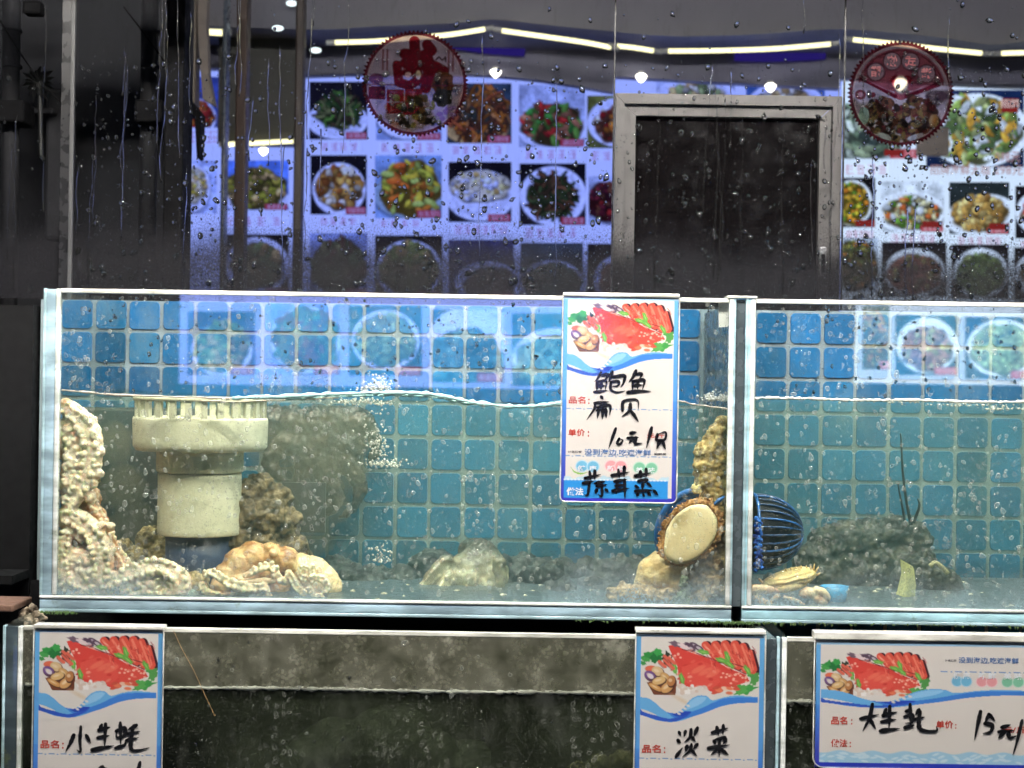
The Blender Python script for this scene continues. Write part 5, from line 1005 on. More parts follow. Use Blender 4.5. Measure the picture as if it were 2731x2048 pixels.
octopus('octopus', 'pale octopus pressed into the left corner of the tank with suckers on the glass', [
  (pth(.030, (176, 1085), (212, 1112), (240, 1150), (246, 1205), (236, 1262), (212, 1310), (182, 1350)), [24*U, 30*U, 30*U, 22*U], FR, 9*U),
  (pth(.034, (178, 1140), (196, 1185), (196, 1245), (178, 1300)), [26*U, 28*U, 24*U], FR, 8*U),
  (pth(.052, (228, 1330), (262, 1385), (290, 1440), (320, 1500), (352, 1548)), [18*U, 20*U, 16*U], (.75, -.6, .3), 7*U),
  (pth(.030, (176, 1375), (222, 1392), (262, 1440), (276, 1500), (268, 1552)), [26*U, 32*U, 28*U], FR, 9*U),
  (pth(.028, (178, 1420), (168, 1500), (190, 1566), (245, 1585)), [20*U, 24*U, 20*U], FR, 8*U),
  (pth(.032, (230, 1500), (262, 1560), (330, 1545), (390, 1522), (440, 1520), (482, 1545), (486, 1580)), [26*U, 30*U, 30*U, 26*U], (0, -.9, .4), 9*U),
  (spiral(312, 1574, 34, 8, 1.4, .026, 3.6), [17*U, 10*U], FR, 5.5*U), (spiral(434, 1572, 44, 8, 1.8, .026, 3.0), [17*U, 9*U], FR, 6*U),
  (pth(.03, (150, 1560), (230, 1592), (340, 1594), (480, 1590)), [18*U, 20*U, 16*U], FR, 4.6*U)],
  [(*Q(205, 1190, .07), 56*U), (*Q(212, 1260, .075), 52*U), (*Q(226, 1330, .08), 46*U), (*Q(232, 1390, .07), 58*U), (*Q(205, 1480, .065), 62*U), (*Q(225, 1545, .065), 52*U), (*Q(300, 1560, .06), 46*U), (*Q(400, 1570, .06), 44*U), (*Q(215, 1490, .036), 40*U), (*Q(205, 1545, .034), 34*U), (*Q(205, 1230, .036), 36*U), (*Q(200, 1180, .034), 30*U), (*Q(250, 1560, .034), 30*U), (*Q(400, 1575, .034), 26*U)] + [(*Q(x, y, .022 + SR.uniform(0, .01)), SR.uniform(8, 16)*U) for x, y in [(SR.uniform(168, 258), SR.uniform(1110, 1340)) for _ in range(54)] + [(SR.uniform(168, 300), SR.uniform(1390, 1590)) for _ in range(64)] + [(SR.uniform(300, 480), SR.uniform(1535, 1592)) for _ in range(50)]] + knob([(252, 1150), (262, 1175), (264, 1205), (258, 1240), (262, 1228), (240, 1122), (222, 1104), (200, 1092), (268, 1262), (246, 1290)], .026, 15), skin_a)
octopus('octopus', 'brown octopus resting on the tank floor with white suckers along its curled arms', [
  (pth(.032, (654, 1535), (683, 1522), (712, 1511), (733, 1522), (741, 1542), (764, 1553)), [8*U, 12*U, 12*U, 10*U], (0, -.9, .45), 7.6*U),
  (pth(.026, (548, 1531), (570, 1527), (597, 1547), (622, 1560), (652, 1569), (683, 1571), (708, 1567), (715, 1588)), [10*U, 13*U, 14*U, 12*U, 8*U], (0, -.95, .3), 7.4*U),
  (pth(.030, (540, 1560), (556, 1582), (600, 1590), (650, 1590), (720, 1592)), [12*U, 14*U, 10*U], FR, 5.4*U),
  (pth(.030, (660, 1552), (700, 1548), (730, 1550)), [6*U, 9*U, 7*U], FR, 0),
  (spiral(812, 1523, 23, 5, 1.25, .030, -.6), [10*U, 6*U], FR, 4.2*U), (spiral(848, 1566, 27, 22, .85, .026, -2.2), [10*U, 8*U], FR, 6*U),
  (pth(.032, (770, 1530), (790, 1560), (808, 1580), (840, 1592)), [12*U, 12*U, 9*U], FR, 3.8*U),
  (pth(.05, (560, 1590), (640, 1596), (800, 1598), (890, 1596)), [14*U, 16*U, 12*U], FR, 0)],
  [(*Q(x, y, yy), r*U) for x, y, yy, r in ((610, 1535, .06, 42), (640, 1505, .065, 48), (672, 1490, .07, 50), (720, 1490, .075, 46), (760, 1500, .075, 46), (700, 1530, .07, 40), (800, 1522, .085, 50), (832, 1535, .085, 56), (856, 1552, .085, 52), (872, 1566, .085, 44), (740, 1560, .08, 40), (830, 1570, .08, 42), (718, 1462, .062, 14), (690, 1466, .06, 12), (730, 1475, .05, 14), (648, 1555, .055, 36), (590, 1560, .055, 30))], skin_b, voxel=.0011, rough=(.0006, 170), smooth=4)
M_octd = M_oct
def skin_c(co): a = nz(co, 50, 4); hz = np.clip((co[:, 2] - P(0, 1505, .22).z) / .035, 0, 1); return cmix(cmix(L(214, 206, 172), L(140, 130, 104), a + .4), L(50, 52, 52), hz * .9)
U2 = px2m(1, .20)
octopus('octopus', 'dim grey octopus with a dark back on the floor mid tank', [
  (pth(.17, (1190, 1500), (1150, 1540), (1122, 1580)), [22*U2, 20*U2, 12*U2], FR, 4*U2), (pth(.15, (1330, 1500), (1335, 1550), (1326, 1592)), [20*U2, 15*U2, 8*U2], FR, 0), (pth(.16, (1200, 1540), (1180, 1580), (1220, 1592)), [18*U2, 16*U2, 10*U2], FR, 4*U2), (pth(.16, (1260, 1540), (1255, 1580), (1290, 1592)), [18*U2, 16*U2, 10*U2], FR, 4*U2)],
  [(*Q(x, y, yy), r*U2) for x, y, yy, r in ((1265, 1525, .20, 66), (1290, 1520, .20, 64), (1240, 1530, .19, 56), (1280, 1490, .21, 56), (1310, 1535, .19, 50), (1215, 1545, .18, 44), (1255, 1470, .22, 36), (1180, 1565, .18, 36), (1300, 1570, .18, 40))], skin_c, voxel=.0022, rough=(.002, 90))
def skin_d(co): a = nz(co, 40, 4); return cmix(L(74, 62, 46), L(42, 42, 36), a * 1.4 + .5)
U3 = px2m(1, .25)
octopus('octopus', 'murky brown octopus spread flat on the back wall right of the cream pipe', [
  (pth(.315, (860, 1260), (890, 1310), (870, 1360), (820, 1395)), [36*U3, 34*U3, 22*U3, 10*U3], FR, 0), (pth(.315, (930, 1240), (960, 1290), (945, 1350), (905, 1380)), [30*U3, 24*U3, 14*U3, 6*U3], FR, 0), (pth(.32, (760, 1180), (720, 1220), (740, 1270), (790, 1290)), [30*U3, 24*U3, 16*U3, 8*U3], FR, 0), (pth(.32, (980, 1130), (1005, 1180), (985, 1240)), [22*U3, 18*U3, 6*U3], FR, 0), (pth(.32, (800, 1200), (810, 1260), (760, 1330), (720, 1370)), [30*U3, 26*U3, 18*U3, 8*U3], FR, 0)],
  [(*Q(x, y, yy), r*U3) for x, y, yy, r in ((730, 1120, .335, 44), (780, 1125, .335, 50), (840, 1130, .335, 54), (900, 1130, .335, 54), (955, 1125, .335, 44), (880, 1185, .33, 56), (930, 1190, .33, 46), (830, 1195, .33, 50), (870, 1240, .325, 50), (780, 1180, .335, 40))], skin_d, voxel=.0024, rough=(.0045, 70))
def skin_e(co): a = nz(co, 50, 5); return cmix(cmix(L(116, 98, 68), L(64, 56, 40), a * 1.5 + .5), L(150, 130, 96), np.clip(nz(co, 140, 4, 9.0) * 1.6, 0, .7))
M_mound = attr_mat('crusted_mound', .6, None, .4, .5)
def mound(name, label, cat, rows, y, fn, voxel, rough):
    k = px2m(1, y); return tag(blob(name, [(*Q(q[0], q[1], q[3]), q[2] * k) for q in rows], M_mound, voxel, 2, fn, None, rough), label, cat)
mound('shell_mound', 'tan brown crusted mound leaning on the right side of the cream pipe', 'mound', [(655, 1310, 34, .14), (690, 1300, 40, .16), (735, 1330, 44, .17), (640, 1370, 50, .13), (700, 1380, 60, .15), (755, 1400, 54, .17), (620, 1440, 54, .13), (690, 1460, 66, .15), (770, 1470, 60, .17), (600, 1500, 50, .13), (660, 1530, 60, .14), (760, 1540, 60, .16), (830, 1540, 50, .17), (860, 1580, 36, .18), (600, 1560, 44, .13), (700, 1590, 44, .14), (800, 1490, 40, .18)], .15, skin_e, .0020, (.007, 75))
def skin_f(co): a = nz(co, 60, 5); return cmix(L(70, 76, 74), L(30, 36, 40), a * 1.5 + .55)
mound('sludge_bank', 'dark mottled sludge bank along the back floor of the long tank', 'sludge', [(900 + 42 * i, 1556 + r_.uniform(-34, 14), r_.uniform(44, 80), .27 + r_.uniform(-.06, .03)) for i in range(25)] + [(1500 + 40 * i, 1585 + r_.uniform(-10, 8), r_.uniform(30, 44), .18 + r_.uniform(-.04, .03)) for i in range(10)], .27, skin_f, .0032, (.009, 50))
mound('sludge_bank', 'dark mottled sludge bank along the back floor of the right tank', 'sludge', [(2060 + 46 * i, 1585 + r_.uniform(-16, 10), r_.uniform(34, 50), .29 + r_.uniform(-.03, .02)) for i in range(11)], .29, skin_f, .0032, (.009, 50))
# dark filter box behind the pipe
a, b = P(170, 1085, .30), P(600, 1420, .30); g = MB(); g.bbox((a.x, .29, ZF + .001), (b.x, .335, a.z), .004); fb = g.build('filter_box', plain('dark_filter', (.030, .026, .020), .6, .5, 18, .4)); tag(fb, 'dark brown box at the back of the tank behind the cream pipe', 'filter box')
a, b = P(740, 1285, .27), P(868, 1420, .27); g = MB(); g.bbox((a.x, .268, b.z), (b.x, .272, a.z), .001); gp = g.build('grey_sheet', plain('grey_plastic_sheet', (.055, .062, .072), .4, .2)); tag(gp, 'small grey plastic sheet in the murk behind the tan brown mound', 'plastic sheet')
# detritus on the floor
def lump(name, label, cat, spots, y, c0, c1, voxel=.0016, rough=(.003, 130), fr=70, group=None, smooth=2, m=None, c2=None):
    k = px2m(1, y); fn = lambda co: cmix(cmix(L(*c0), L(*c1), nz(co, fr, 5) * 1.3 + .45), L(*(c2 or c1)), np.clip(nz(co, fr * 3, 3, 7.0) * 1.6, 0, .8))
    o = blob(name, [(*Q(s[0], s[1], s[3] if len(s) > 3 else y), s[2] * k) for s in spots], m or M_rock, voxel, smooth, fn, None, rough); return tag(o, label, cat, group)
M_rock = attr_mat('crusted_rock', .6, None, .4, .5)
lump('rubble', 'yellowish rubble heap on the floor around the base of the cream pipe', 'rubble', [(400, 1440, 40, .19), (440, 1480, 46, .18), (360, 1500, 44, .17), (500, 1530, 40, .10), (520, 1560, 44, .08), (480, 1570, 40, .07), (390, 1560, 44, .13), (580, 1545, 30, .12), (330, 1460, 26, .2)], .14, (190, 165, 110), (120, 98, 58), c2=(210, 190, 140))
for i, (x, y, r, l, c0_) in enumerate(((514, 1588, 17, 'greenish shell chip between the two octopuses on the floor', (150, 165, 150)), (420, 1418, 9, 'pale yellow flake floating above the rubble left of the pipe', (215, 195, 120)), (250, 1275, 12, 'cream lump stuck to the corner octopus', (225, 205, 150)))):
    lump('chip', l, 'chip', [(x, y, r, .03 if i != 1 else .16), (x + r*.8, y + r*.4, r * .7, .03 if i != 1 else .16)], .03, c0_, (120, 110, 80), .0009, (.001, 200))
lump('crusted_rock', 'tan crusted oyster rock clinging to the right wall of the long tank', 'rock', [(1925, 1125, 18), (1915, 1150, 26), (1905, 1180, 34), (1890, 1210, 40), (1885, 1245, 40), (1895, 1280, 44), (1905, 1320, 40), (1915, 1370, 34), (1920, 1230, 34), (1925, 1300, 30), (1868, 1225, 18), (1872, 1260, 14)], .045, (205, 172, 112), (120, 96, 52), c2=(225, 210, 160), rough=(.004, 110))
lump('crusted_rock', 'brown shaggy rock in the lower right corner under the abalone', 'rock', [(1900, 1500, 52), (1905, 1560, 50), (1875, 1590, 34), (1925, 1600, 26), (1915, 1450, 40), (1850, 1600, 22), (1870, 1540, 36)], .05, (196, 166, 120), (116, 84, 48), c2=(222, 200, 170), rough=(.0045, 100))
lump('shellfish', 'smooth cream shellfish body below the abalone', 'shellfish', [(1745, 1530, 50), (1770, 1520, 56), (1790, 1550, 46), (1725, 1560, 38), (1800, 1510, 44), (1765, 1575, 24), (1790, 1578, 20)], .05, (238, 214, 165), (205, 172, 118), rough=(.0012, 60), smooth=6)
lump('oyster', 'rough brown oyster lying left of the cream shellfish', 'oyster', [(1640, 1590, 24), (1668, 1582, 28), (1700, 1584, 28), (1735, 1588, 26), (1765, 1592, 24), (1790, 1590, 20), (1628, 1572, 8), (1658, 1560, 9), (1650, 1600, 18), (1720, 1602, 18)], .03, (180, 150, 104), (96, 84, 62), c2=(225, 196, 160), rough=(.004, 140))
lump('algae_tuft', 'grey green tuft of algae on the floor between oyster and brown rock', 'algae', [(1818, 1590, 14), (1828, 1580, 12), (1808, 1600, 12), (1824, 1560, 10), (1822, 1545, 11), (1830, 1604, 14)], .02, (110, 130, 105), (56, 72, 62), c2=(170, 180, 165), rough=(.004, 260), voxel=.0011)
lump('shell_bit', 'cream scrap of shell above the blue basket rim', 'shell', [(1856, 1308, 11), (1864, 1300, 8), (1850, 1300, 8), (1866, 1314, 7)], .03, (235, 220, 170), (205, 185, 120), .0009, (.002, 200))

# abalone: broad tan foot on the glass, frilled brown mantle round it, shell behind
ab = thing('abalone', 'abalone stuck to the glass showing its oval tan foot and frilled brown edge', 'abalone', Q(1842, 1515, .02))
A_ = lambda x, y, yy: Q(1740 + x / 4.424, 1280 + y / 4.424, yy)
foot = [(690, 350), (640, 300), (540, 285), (430, 310), (330, 370), (240, 460), (170, 580), (145, 700), (135, 800), (150, 900), (210, 960), (300, 990), (400, 985), (500, 945), (600, 870), (690, 770), (750, 650), (770, 540), (760, 450), (720, 390)]
fc = cr2(foot + foot[:1])[:-1]; cx, cy = 450, 640; g = MB(); V = []; F = []; n = len(fc)
for (s, y) in ((1.0, .026), (.995, .014), (.96, .0105), (.85, .0092), (.6, .0088), (.3, .0086)): V += [A_(cx + (x - cx)*s, cy + (y_ - cy)*s, y) for x, y_ in fc]
for k in range(5): F += [(k*n+i, (k+1)*n+i, (k+1)*n+(i+1) % n, k*n+(i+1) % n) for i in range(n)]
V.append(A_(cx, cy, .0086)); F += [(5*n+i, len(V)-1, 5*n+(i+1) % n) for i in range(n)]; g.add(V, F)
def footc(co): a = nz(co, 35, 4); return cmix(L(246, 230, 194), L(228, 206, 160), a + .45)
colour(g.build('foot', attr_mat('abalone_foot', .4, None, .4, .08, .1), ab, True), footc)
bl = []; kz = px2m(1 / 4.424, .025); rr = random.Random(2)
for i, (x, y) in enumerate(fc):
    dx, dy = x - cx, y - cy; l = math.hypot(dx, dy); o = 34 if y < 700 else (30 if x < 300 else 8)
    if y > 880: o = 0
    bl.append((*A_(x + dx / l * o, y + dy / l * o, .022), 30 * kz)); bl.append((*A_(x + dx / l * (o - 14), y + dy / l * (o - 14), .028), 34 * kz))
    for _ in range(2):
        if rr.random() < .8 and y < 900: q = o + rr.uniform(26, 62); bl.append((*A_(x + dx / l * q + rr.uniform(-14, 14), y + dy / l * q + rr.uniform(-14, 14), .020), rr.uniform(7, 12) * kz)); bl.append((*A_(x + dx / l * (q - 16), y + dy / l * (q - 16), .021), 10 * kz))
frill = lambda co: cmix(cmix(L(214, 160, 104), L(124, 76, 40), nz(co, 90, 4) * 1.5 + .5), L(235, 190, 140), np.clip(nz(co, 300, 3) * 1.8, 0, .8))
blob('frill', bl, attr_mat('abalone_mantle', .5, None, .4, .4), .0009, 2, frill, ab, (.0012, 240))
g = MB(); V = []; F = []
for (s, y) in ((1.04, .030), (1.05, .036), (.9, .050), (.6, .062), (.25, .068)): V += [A_(cx + 15 + (x - cx)*s, cy - 5 + (y_ - cy)*s, y) for x, y_ in fc]
for k in range(4): F += [(k*n+i, k*n+(i+1) % n, (k+1)*n+(i+1) % n, (k+1)*n+i) for i in range(n)]
F.append(tuple(4*n + i for i in range(n))); g.add(V, F); g.build('shell', plain('abalone_shell', (.10, .075, .05), .6, .4, 40, .5), ab, True)

# blue plastic strainer baskets lying on their sides
M_blue = plain('blue_plastic', (.03, .16, .52), .3, .25, 30); M_navy = plain('navy_inside', (.006, .010, .020), .6, .5, 50, .4, spec=.2); M_blue2 = plain('dark_blue_plastic', (.02, .07, .20), .3, .5, 60)
bk = thing('strainer_basket', 'dark blue ribbed basket lying on its side against the left wall of the right tank', 'basket', Q(2060, 1515, .08), 'blue ribbed baskets')
ax0 = P(2008, 1418, .085); R0 = px2m(100, .085); D0 = px2m(133, .085); g = MB(); V = []; F = []; ns, nr = 48, 12
def bowl(u, a, k=1.0): 
    r = R0 * k * (1 - u ** 2.3) ** .5 if u < 1 else 0; return (ax0.x + D0 * k * u, ax0.y + r * math.cos(a), ax0.z + r * math.sin(a))
for j in range(nr + 1):
    u = .02 + .98 * (1 - (1 - j / nr) ** 1.7)
    for i in range(ns): V.append(bowl(min(u, .9995), 6.2832 * i / ns, .965))
F = [(j*ns+i, j*ns+(i+1) % ns, (j+1)*ns+(i+1) % ns, (j+1)*ns+i) for j in range(nr) for i in range(ns)]; g.add(V, F); g.build('bowl', M_navy, bk, True)
for i in range(28):
    a = 6.2832 * i / 28; p = [bowl(u, a + .0) for u in (.02, .2, .4, .6, .75, .88, .96, .995)]; g = MB(); g.tube([Vector(v) for v in cr(p, 4)], [.0010, .0014, .0015, .0014, .0012, .0010, .0008, .0006], 6); g.build('rib', M_blue2 if i % 4 else M_blue, bk, True)
g = MB(); g.tube([bowl(.02, a) for a in np.linspace(0, 6.2832, 49)], .0022, 6, caps=False); g.build('rim', M_blue, bk, True)
blb = lump('blue_crust', 'bright blue crust on the edge of the ribbed basket at the divider', 'crust', [(2016 + (k % 3) * 6 + r_.uniform(-3, 3), 1385 + k * 5, r_.uniform(4, 8)) for k in range(28)], .012, (40, 115, 215), (20, 60, 150), .0009, (.0015, 260))
bk2 = thing('strainer_basket', 'blue basket rim showing behind the abalone', 'basket', Q(1850, 1420, .05), 'blue ribbed baskets'); ctr = P(1868, 1428, .055); rb = px2m(122, .055)
for k, (dr, dy_) in enumerate(((0, 0), (-.0075, .004), (-.014, .010))): g = MB(); g.tube([(ctr.x + (rb + dr) * math.cos(a) * .95, .05 + dy_, ctr.z + (rb + dr) * math.sin(a)) for a in np.linspace(1.35, 3.5, 30)], .0042 - .0006 * k, 8); g.build('rim_hoop', M_blue, bk2, True)
for k in range(12): a = 1.5 + .16 * k; g = MB(); g.tube([(ctr.x + (rb + .002 - .03 * t) * math.cos(a) * .95, .052 + .03 * t, ctr.z + (rb + .002 - .03 * t) * math.sin(a)) for t in (0, .4, 1)], .0014, 6); g.build('rib', M_navy, bk2, True)
g = MB(); g.tube([P(1905, 1345, .02), P(1918, 1334, .018), P(1932, 1324, .016)], [.0016, .0030, .0012], 8); g.build('strap', M_blue, bk2, True)

tb = [(1916, 800), (1957, 798), (1950, 852), (1940, 872), (1917, 873)]; g = MB(); pp = [P(x, y, .012) for x, y in tb]; g.prism([(p.x, p.z) for p in pp], .011, .0125); tag(g.build('plastic_tab', plain('white_film', (.72, .72, .68), .35, .15)), 'small white plastic tab hanging inside the rim left of the tank divider', 'tab')
# crab
cb = thing('crab', 'cream coloured crab lying on the floor beside the blue cup', 'crab', Q(2100, 1614, .04)); kc = px2m(1 / 4.424, .03)
shellc = lambda co: cmix(cmix(L(236, 214, 165), L(208, 182, 122), nz(co, 45, 4) + .45), L(160, 140, 84), np.clip(nz(co, 20, 2, 4.0) * 1.5 - .1, 0, .6))
M_crab = attr_mat('crab_shell', .35, None, .5, .2, .12)
for (x, y, dx, dy) in ((1905, 1040, 6, -52), (1940, 1060, 22, -40), (1955, 1110, 34, -20), (1870, 1050, -2, -46), (1820, 1045, -6, -40), (1760, 1045, -8, -40), (1700, 1055, -10, -36), (1640, 1060, -10, -34), (1580, 1070, -10, -30)):
    g = MB(); g.tube([A_(x - dx * .6, y - dy * .6, .044), A_(x + dx * .5, y + dy * .5, .044), A_(x + dx, y + dy, .044)], [16 * kc, 9 * kc, 2 * kc], 7); colour(g.build('spine', M_crab, cb, True), lambda co: np.tile(L(228, 196, 140), (len(co), 1)))
bm = bmesh.new(); bmesh.ops.create_uvsphere(bm, u_segments=48, v_segments=28, radius=1); bm.verts.index_update(); cc = Vector(A_(1610, 1170, .052)); an = math.radians(12.5); V = []
for v in bm.verts:
    x, y, z = v.co; taper = 1 + .28 * x; zz = z * (1.0 if z > 0 else .82) * taper; X, Zz = x * 335 * kc, zz * 118 * kc + .05 * 118 * kc * math.sin(9 * x) * max(0, -y)
    V.append((cc.x + X * math.cos(an) - Zz * math.sin(an), cc.y + y * .030 * (1 + .06 * math.sin(14 * z)), cc.z + X * math.sin(an) + Zz * math.cos(an)))
g = MB(); g.add(V, [[v.index for v in f.verts] for f in bm.faces]); bm.free(); colour(g.build('carapace', M_crab, cb, True), shellc)
bm_ab = along([A_(1420, 1300, .030), A_(1560, 1290, .024), A_(1700, 1255, .026), A_(1820, 1215, .034)], [30 * kc, 46 * kc, 44 * kc, 22 * kc]); blob('abdomen', bm_ab, M_crab, .001, 5, shellc, cb, (.0004, 160))
for pts, rs, nm in (([(1190, 1300), (1300, 1290), (1400, 1300), (1490, 1310)], (70, 62, 48, 14), 'claw'), ([(1560, 1380), (1680, 1420), (1790, 1470)], (24, 30, 16), 'leg'), ([(1480, 1370), (1420, 1410), (1400, 1450)], (34, 28, 16), 'leg'), ([(1230, 1380), (1280, 1430), (1400, 1470)], (60, 50, 30), 'leg'), ([(1260, 1170), (1290, 1200), (1310, 1225)], (14, 16, 8), 'leg')):
    blob(nm, along([A_(x, y, .022) for x, y in pts], [r * kc for r in rs]), M_crab, .001, 4, lambda co: cmix(L(240, 216, 178), L(222, 170, 140), nz(co, 60, 3) + .4), cb, (.0006, 120))
blob('claw', along([A_(1760, 1340, .03), A_(1830, 1330, .03), A_(1900, 1340, .03)], [40 * kc, 78 * kc, 70 * kc]) + along([A_(1940, 1310, .028), A_(2010, 1320, .028), A_(2060, 1380, .028), A_(2085, 1430, .028)], [60 * kc, 50 * kc, 40 * kc, 10 * kc]) + along([A_(1940, 1390, .028), A_(2000, 1440, .028), A_(2060, 1450, .028)], [56 * kc, 44 * kc, 16 * kc]), M_crab, .001, 4, lambda co: cmix(L(242, 222, 190), L(216, 160, 128), nz(co, 70, 3) + .35), cb, (.0007, 120))
# blue cup
cu = P(2229, 1592, .05); kk = px2m(1, .05); g = MB(); zb0, zt0 = ZF + .0007, P(2229, 1565, .05).z
g.lathe([(0, zb0), (28*kk, zb0), (30*kk, zb0 + .001), (38*kk, zt0), (36*kk, zt0), (28*kk, zb0 + .002), (0, zb0 + .002)], (cu.x, .06, 0), 36); o = g.build('cup', plain('light_blue_plastic', (.06, .33, .66), .35, .12), None, True); tag(o, 'small light blue plastic cup on the floor right of the crab', 'cup')
# lobster in the murk with two upright feelers and yellow bands on its claws
lb = thing('lobster', 'dark mottled lobster in the right tank with two upright feelers', 'lobster', Q(2360, 1600, .24)); M_lob = attr_mat('lobster_shell', .5, None, .4, .5)
lobc = lambda co: cmix(cmix(L(54, 58, 53), L(26, 29, 28), nz(co, 50, 5) * 1.5 + .5), L(84, 80, 60), np.clip(nz(co, 110, 3) * 1.5, 0, .6)); kl = px2m(1, .24)
blob('body', [(*Q(x, y, yy), r * kl) for x, y, r, yy in ((2170, 1500, 60, .26), (2210, 1460, 62, .27), (2260, 1450, 66, .27), (2320, 1440, 62, .27), (2380, 1430, 58, .27), (2430, 1440, 56, .26), (2200, 1540, 60, .25), (2270, 1530, 62, .25), (2340, 1520, 64, .25), (2410, 1510, 58, .25), (2450, 1490, 44, .25), (2300, 1580, 44, .24), (2400, 1570, 46, .24))], M_lob, .0026, 2, lobc, lb, (.006, 60))
for pts, rs in (([(2440, 1520), (2490, 1540), (2530, 1560), (2560, 1590)], (36, 40, 38, 16)), ([(2400, 1540), (2430, 1560), (2440, 1590)], (30, 32, 20))): blob('claw', along([Q(x, y, .20) for x, y in pts], [r * kl for r in rs]), M_lob, .0024, 3, lobc, lb, (.004, 80))
for pts in ([(2430, 1400), (2418, 1340), (2408, 1260), (2404, 1180), (2402, 1155)], [(2416, 1405), (2408, 1360), (2395, 1290)], [(2436, 1395), (2452, 1350), (2448, 1330)]): g = MB(); p = [Vector(v) for v in cr([Q(x, y, .22) for x, y in pts], 6)]; g.tube(p, [px2m(5 - 3 * i / len(p), .22) for i in range(len(p))], 6); g.build('antenna', M_black, lb, True)
M_yel = plain('pale_yellow_paper', (.62, .60, .24), .6, .15, 60)
def sheet(name, poly, y0, bend, m, label, cat):
    n = len(poly) // 2; Lf, Rt = poly[:n], poly[n:][::-1]; V = []; F = []
    for (a, b) in zip(Lf, Rt):
        for t in np.linspace(0, 1, 7): x, y = a[0]*(1-t)+b[0]*t, a[1]*(1-t)+b[1]*t; V.append(Q(x, y, y0 - bend * math.sin(t * 3.14)))
    for j in range(n-1): F += [(j*7+i, j*7+i+1, (j+1)*7+i+1, (j+1)*7+i) for i in range(6)]
    V += [(v[0], v[1] + .0006, v[2]) for v in V]; k = n*7; F += [tuple(i + k for i in f[::-1]) for f in F]; g = MB(); g.add(V, F); return tag(g.build(name, m, None, True), label, cat)
sheet('paper_tag', [(2401, 1491), (2404, 1530), (2394, 1572), (2390, 1585), (2440, 1602), (2443, 1560), (2438, 1520), (2434, 1510)], .12, .01, M_yel, 'pale yellow paper tag standing upright in front of the lobster', 'tag')
g = MB(); g.tube([Vector(v) for v in cr([Q(x, y, .17) for x, y in ((2480, 1510), (2494, 1501), (2512, 1512), (2528, 1530))], 6)], px2m(7, .17), 6); tag(g.build('claw_band', plain('tan_band', (.40, .36, .20), .5), None, True), 'tan rubber band around the lobster claw', 'band')

rgd = np.random.default_rng(31); g = MB(); bm = bmesh.new(); bmesh.ops.create_icosphere(bm, subdivisions=1, radius=1); bm.verts.index_update(); tv = [v.co.copy() for v in bm.verts]; tf = [[v.index for v in f.verts] for f in bm.faces]; bm.free()
for k in range(620):
    x = rgd.uniform(-.5, .66); r = .0008 * (1 + 4 * rgd.random() ** 4)
    if x_m0 - .03 < x < x_m1 + .03: continue
    c = Vector((x, rgd.uniform(.015, .30), ZF + r * .3)); sc = Vector((rgd.uniform(.7, 1.8), rgd.uniform(.7, 1.8), rgd.uniform(.4, 1))); g.add([c + Vector((v.x * sc.x, v.y * sc.y, v.z * sc.z)) * r for v in tv], tf)
tag(g.build('floor_debris', plain('pale_debris', (.42, .40, .32), .7, .7, 180)), 'pale crumbs of shell and dirt scattered over the tank floors', 'debris', kind='stuff')

def silt(name, label, spots, col, dens):
    t = NT(name); pv = t.n('ShaderNodeVolumePrincipled'); pv.inputs['Density'].default_value = dens; pv.inputs['Color'].default_value = (*col, 1); t.t.links.new(pv.outputs[0], t.out.inputs[1])
    o = blob(name, [(*Q(x, y, yy), px2m(r, yy)) for x, y, r, yy in spots], t.m, .004, 12, None, None, (.008, 40)); return tag(o, label, 'silt cloud', kind='stuff')
silt('silt_cloud', 'brown cloud of silt in the water behind and right of the cream pipe', [(880, 1150, 76, .27), (800, 1180, 80, .26), (950, 1160, 60, .27), (720, 1190, 70, .25), (860, 1250, 80, .26), (930, 1260, 60, .26), (760, 1280, 76, .24), (700, 1360, 76, .22), (800, 1370, 72, .24), (880, 1350, 60, .25), (640, 1440, 70, .20), (760, 1450, 70, .22), (840, 1440, 56, .24), (300, 1180, 60, .25), (330, 1300, 66, .24), (380, 1400, 60, .22), (320, 1420, 60, .22)], (.42, .36, .22), 9.0)
silt('milky_cloud', 'pale milky cloud drifting above the floor in the middle of the tank', [(1150, 1570, 44, .12), (1210, 1550, 56, .11), (1270, 1540, 62, .11), (1320, 1560, 50, .12), (1380, 1585, 40, .11), (1090, 1590, 34, .11), (1450, 1592, 34, .11)], (.86, .92, .86), 6.0)

# splashes and bubbles
def froth(name, label, spots, sd, n, r0, r1, y):
    rg = np.random.default_rng(sd); B = MB(); bm = bmesh.new(); bmesh.ops.create_icosphere(bm, subdivisions=1, radius=1); bm.verts.index_update(); tv = [v.co.copy() for v in bm.verts]; tf = [[v.index for v in f.verts] for f in bm.faces]; bm.free()
    for k in range(n):
        x, yy, sx, sy = spots[rg.integers(len(spots))]; c = P(x + rg.normal(0, sx), yy - abs(rg.normal(0, sy)), y + rg.uniform(-.012, .012)); r = px2m(rg.uniform(r0, r1), y); B.add([c + v * r for v in tv], tf)
    return tag(B.build(name, M_foam, None, True), label, 'bubbles', kind='stuff')
def foam_mat():
    t = NT('white_froth'); d = t.bsdf(Base_Color=(.82, .82, .76, 1), Roughness=.08, Specular_IOR_Level=.8); tr = t.n('ShaderNodeBsdfTransparent'); return t.done(t.mix(.55, tr.outputs[0], d))
M_foam = foam_mat()
froth('splash', 'white splash of bubbles on the water surface above the middle of the tank', [(1000, 1042, 22, 14), (1018, 1040, 12, 22)], 1, 190, 1.2, 4, .05)
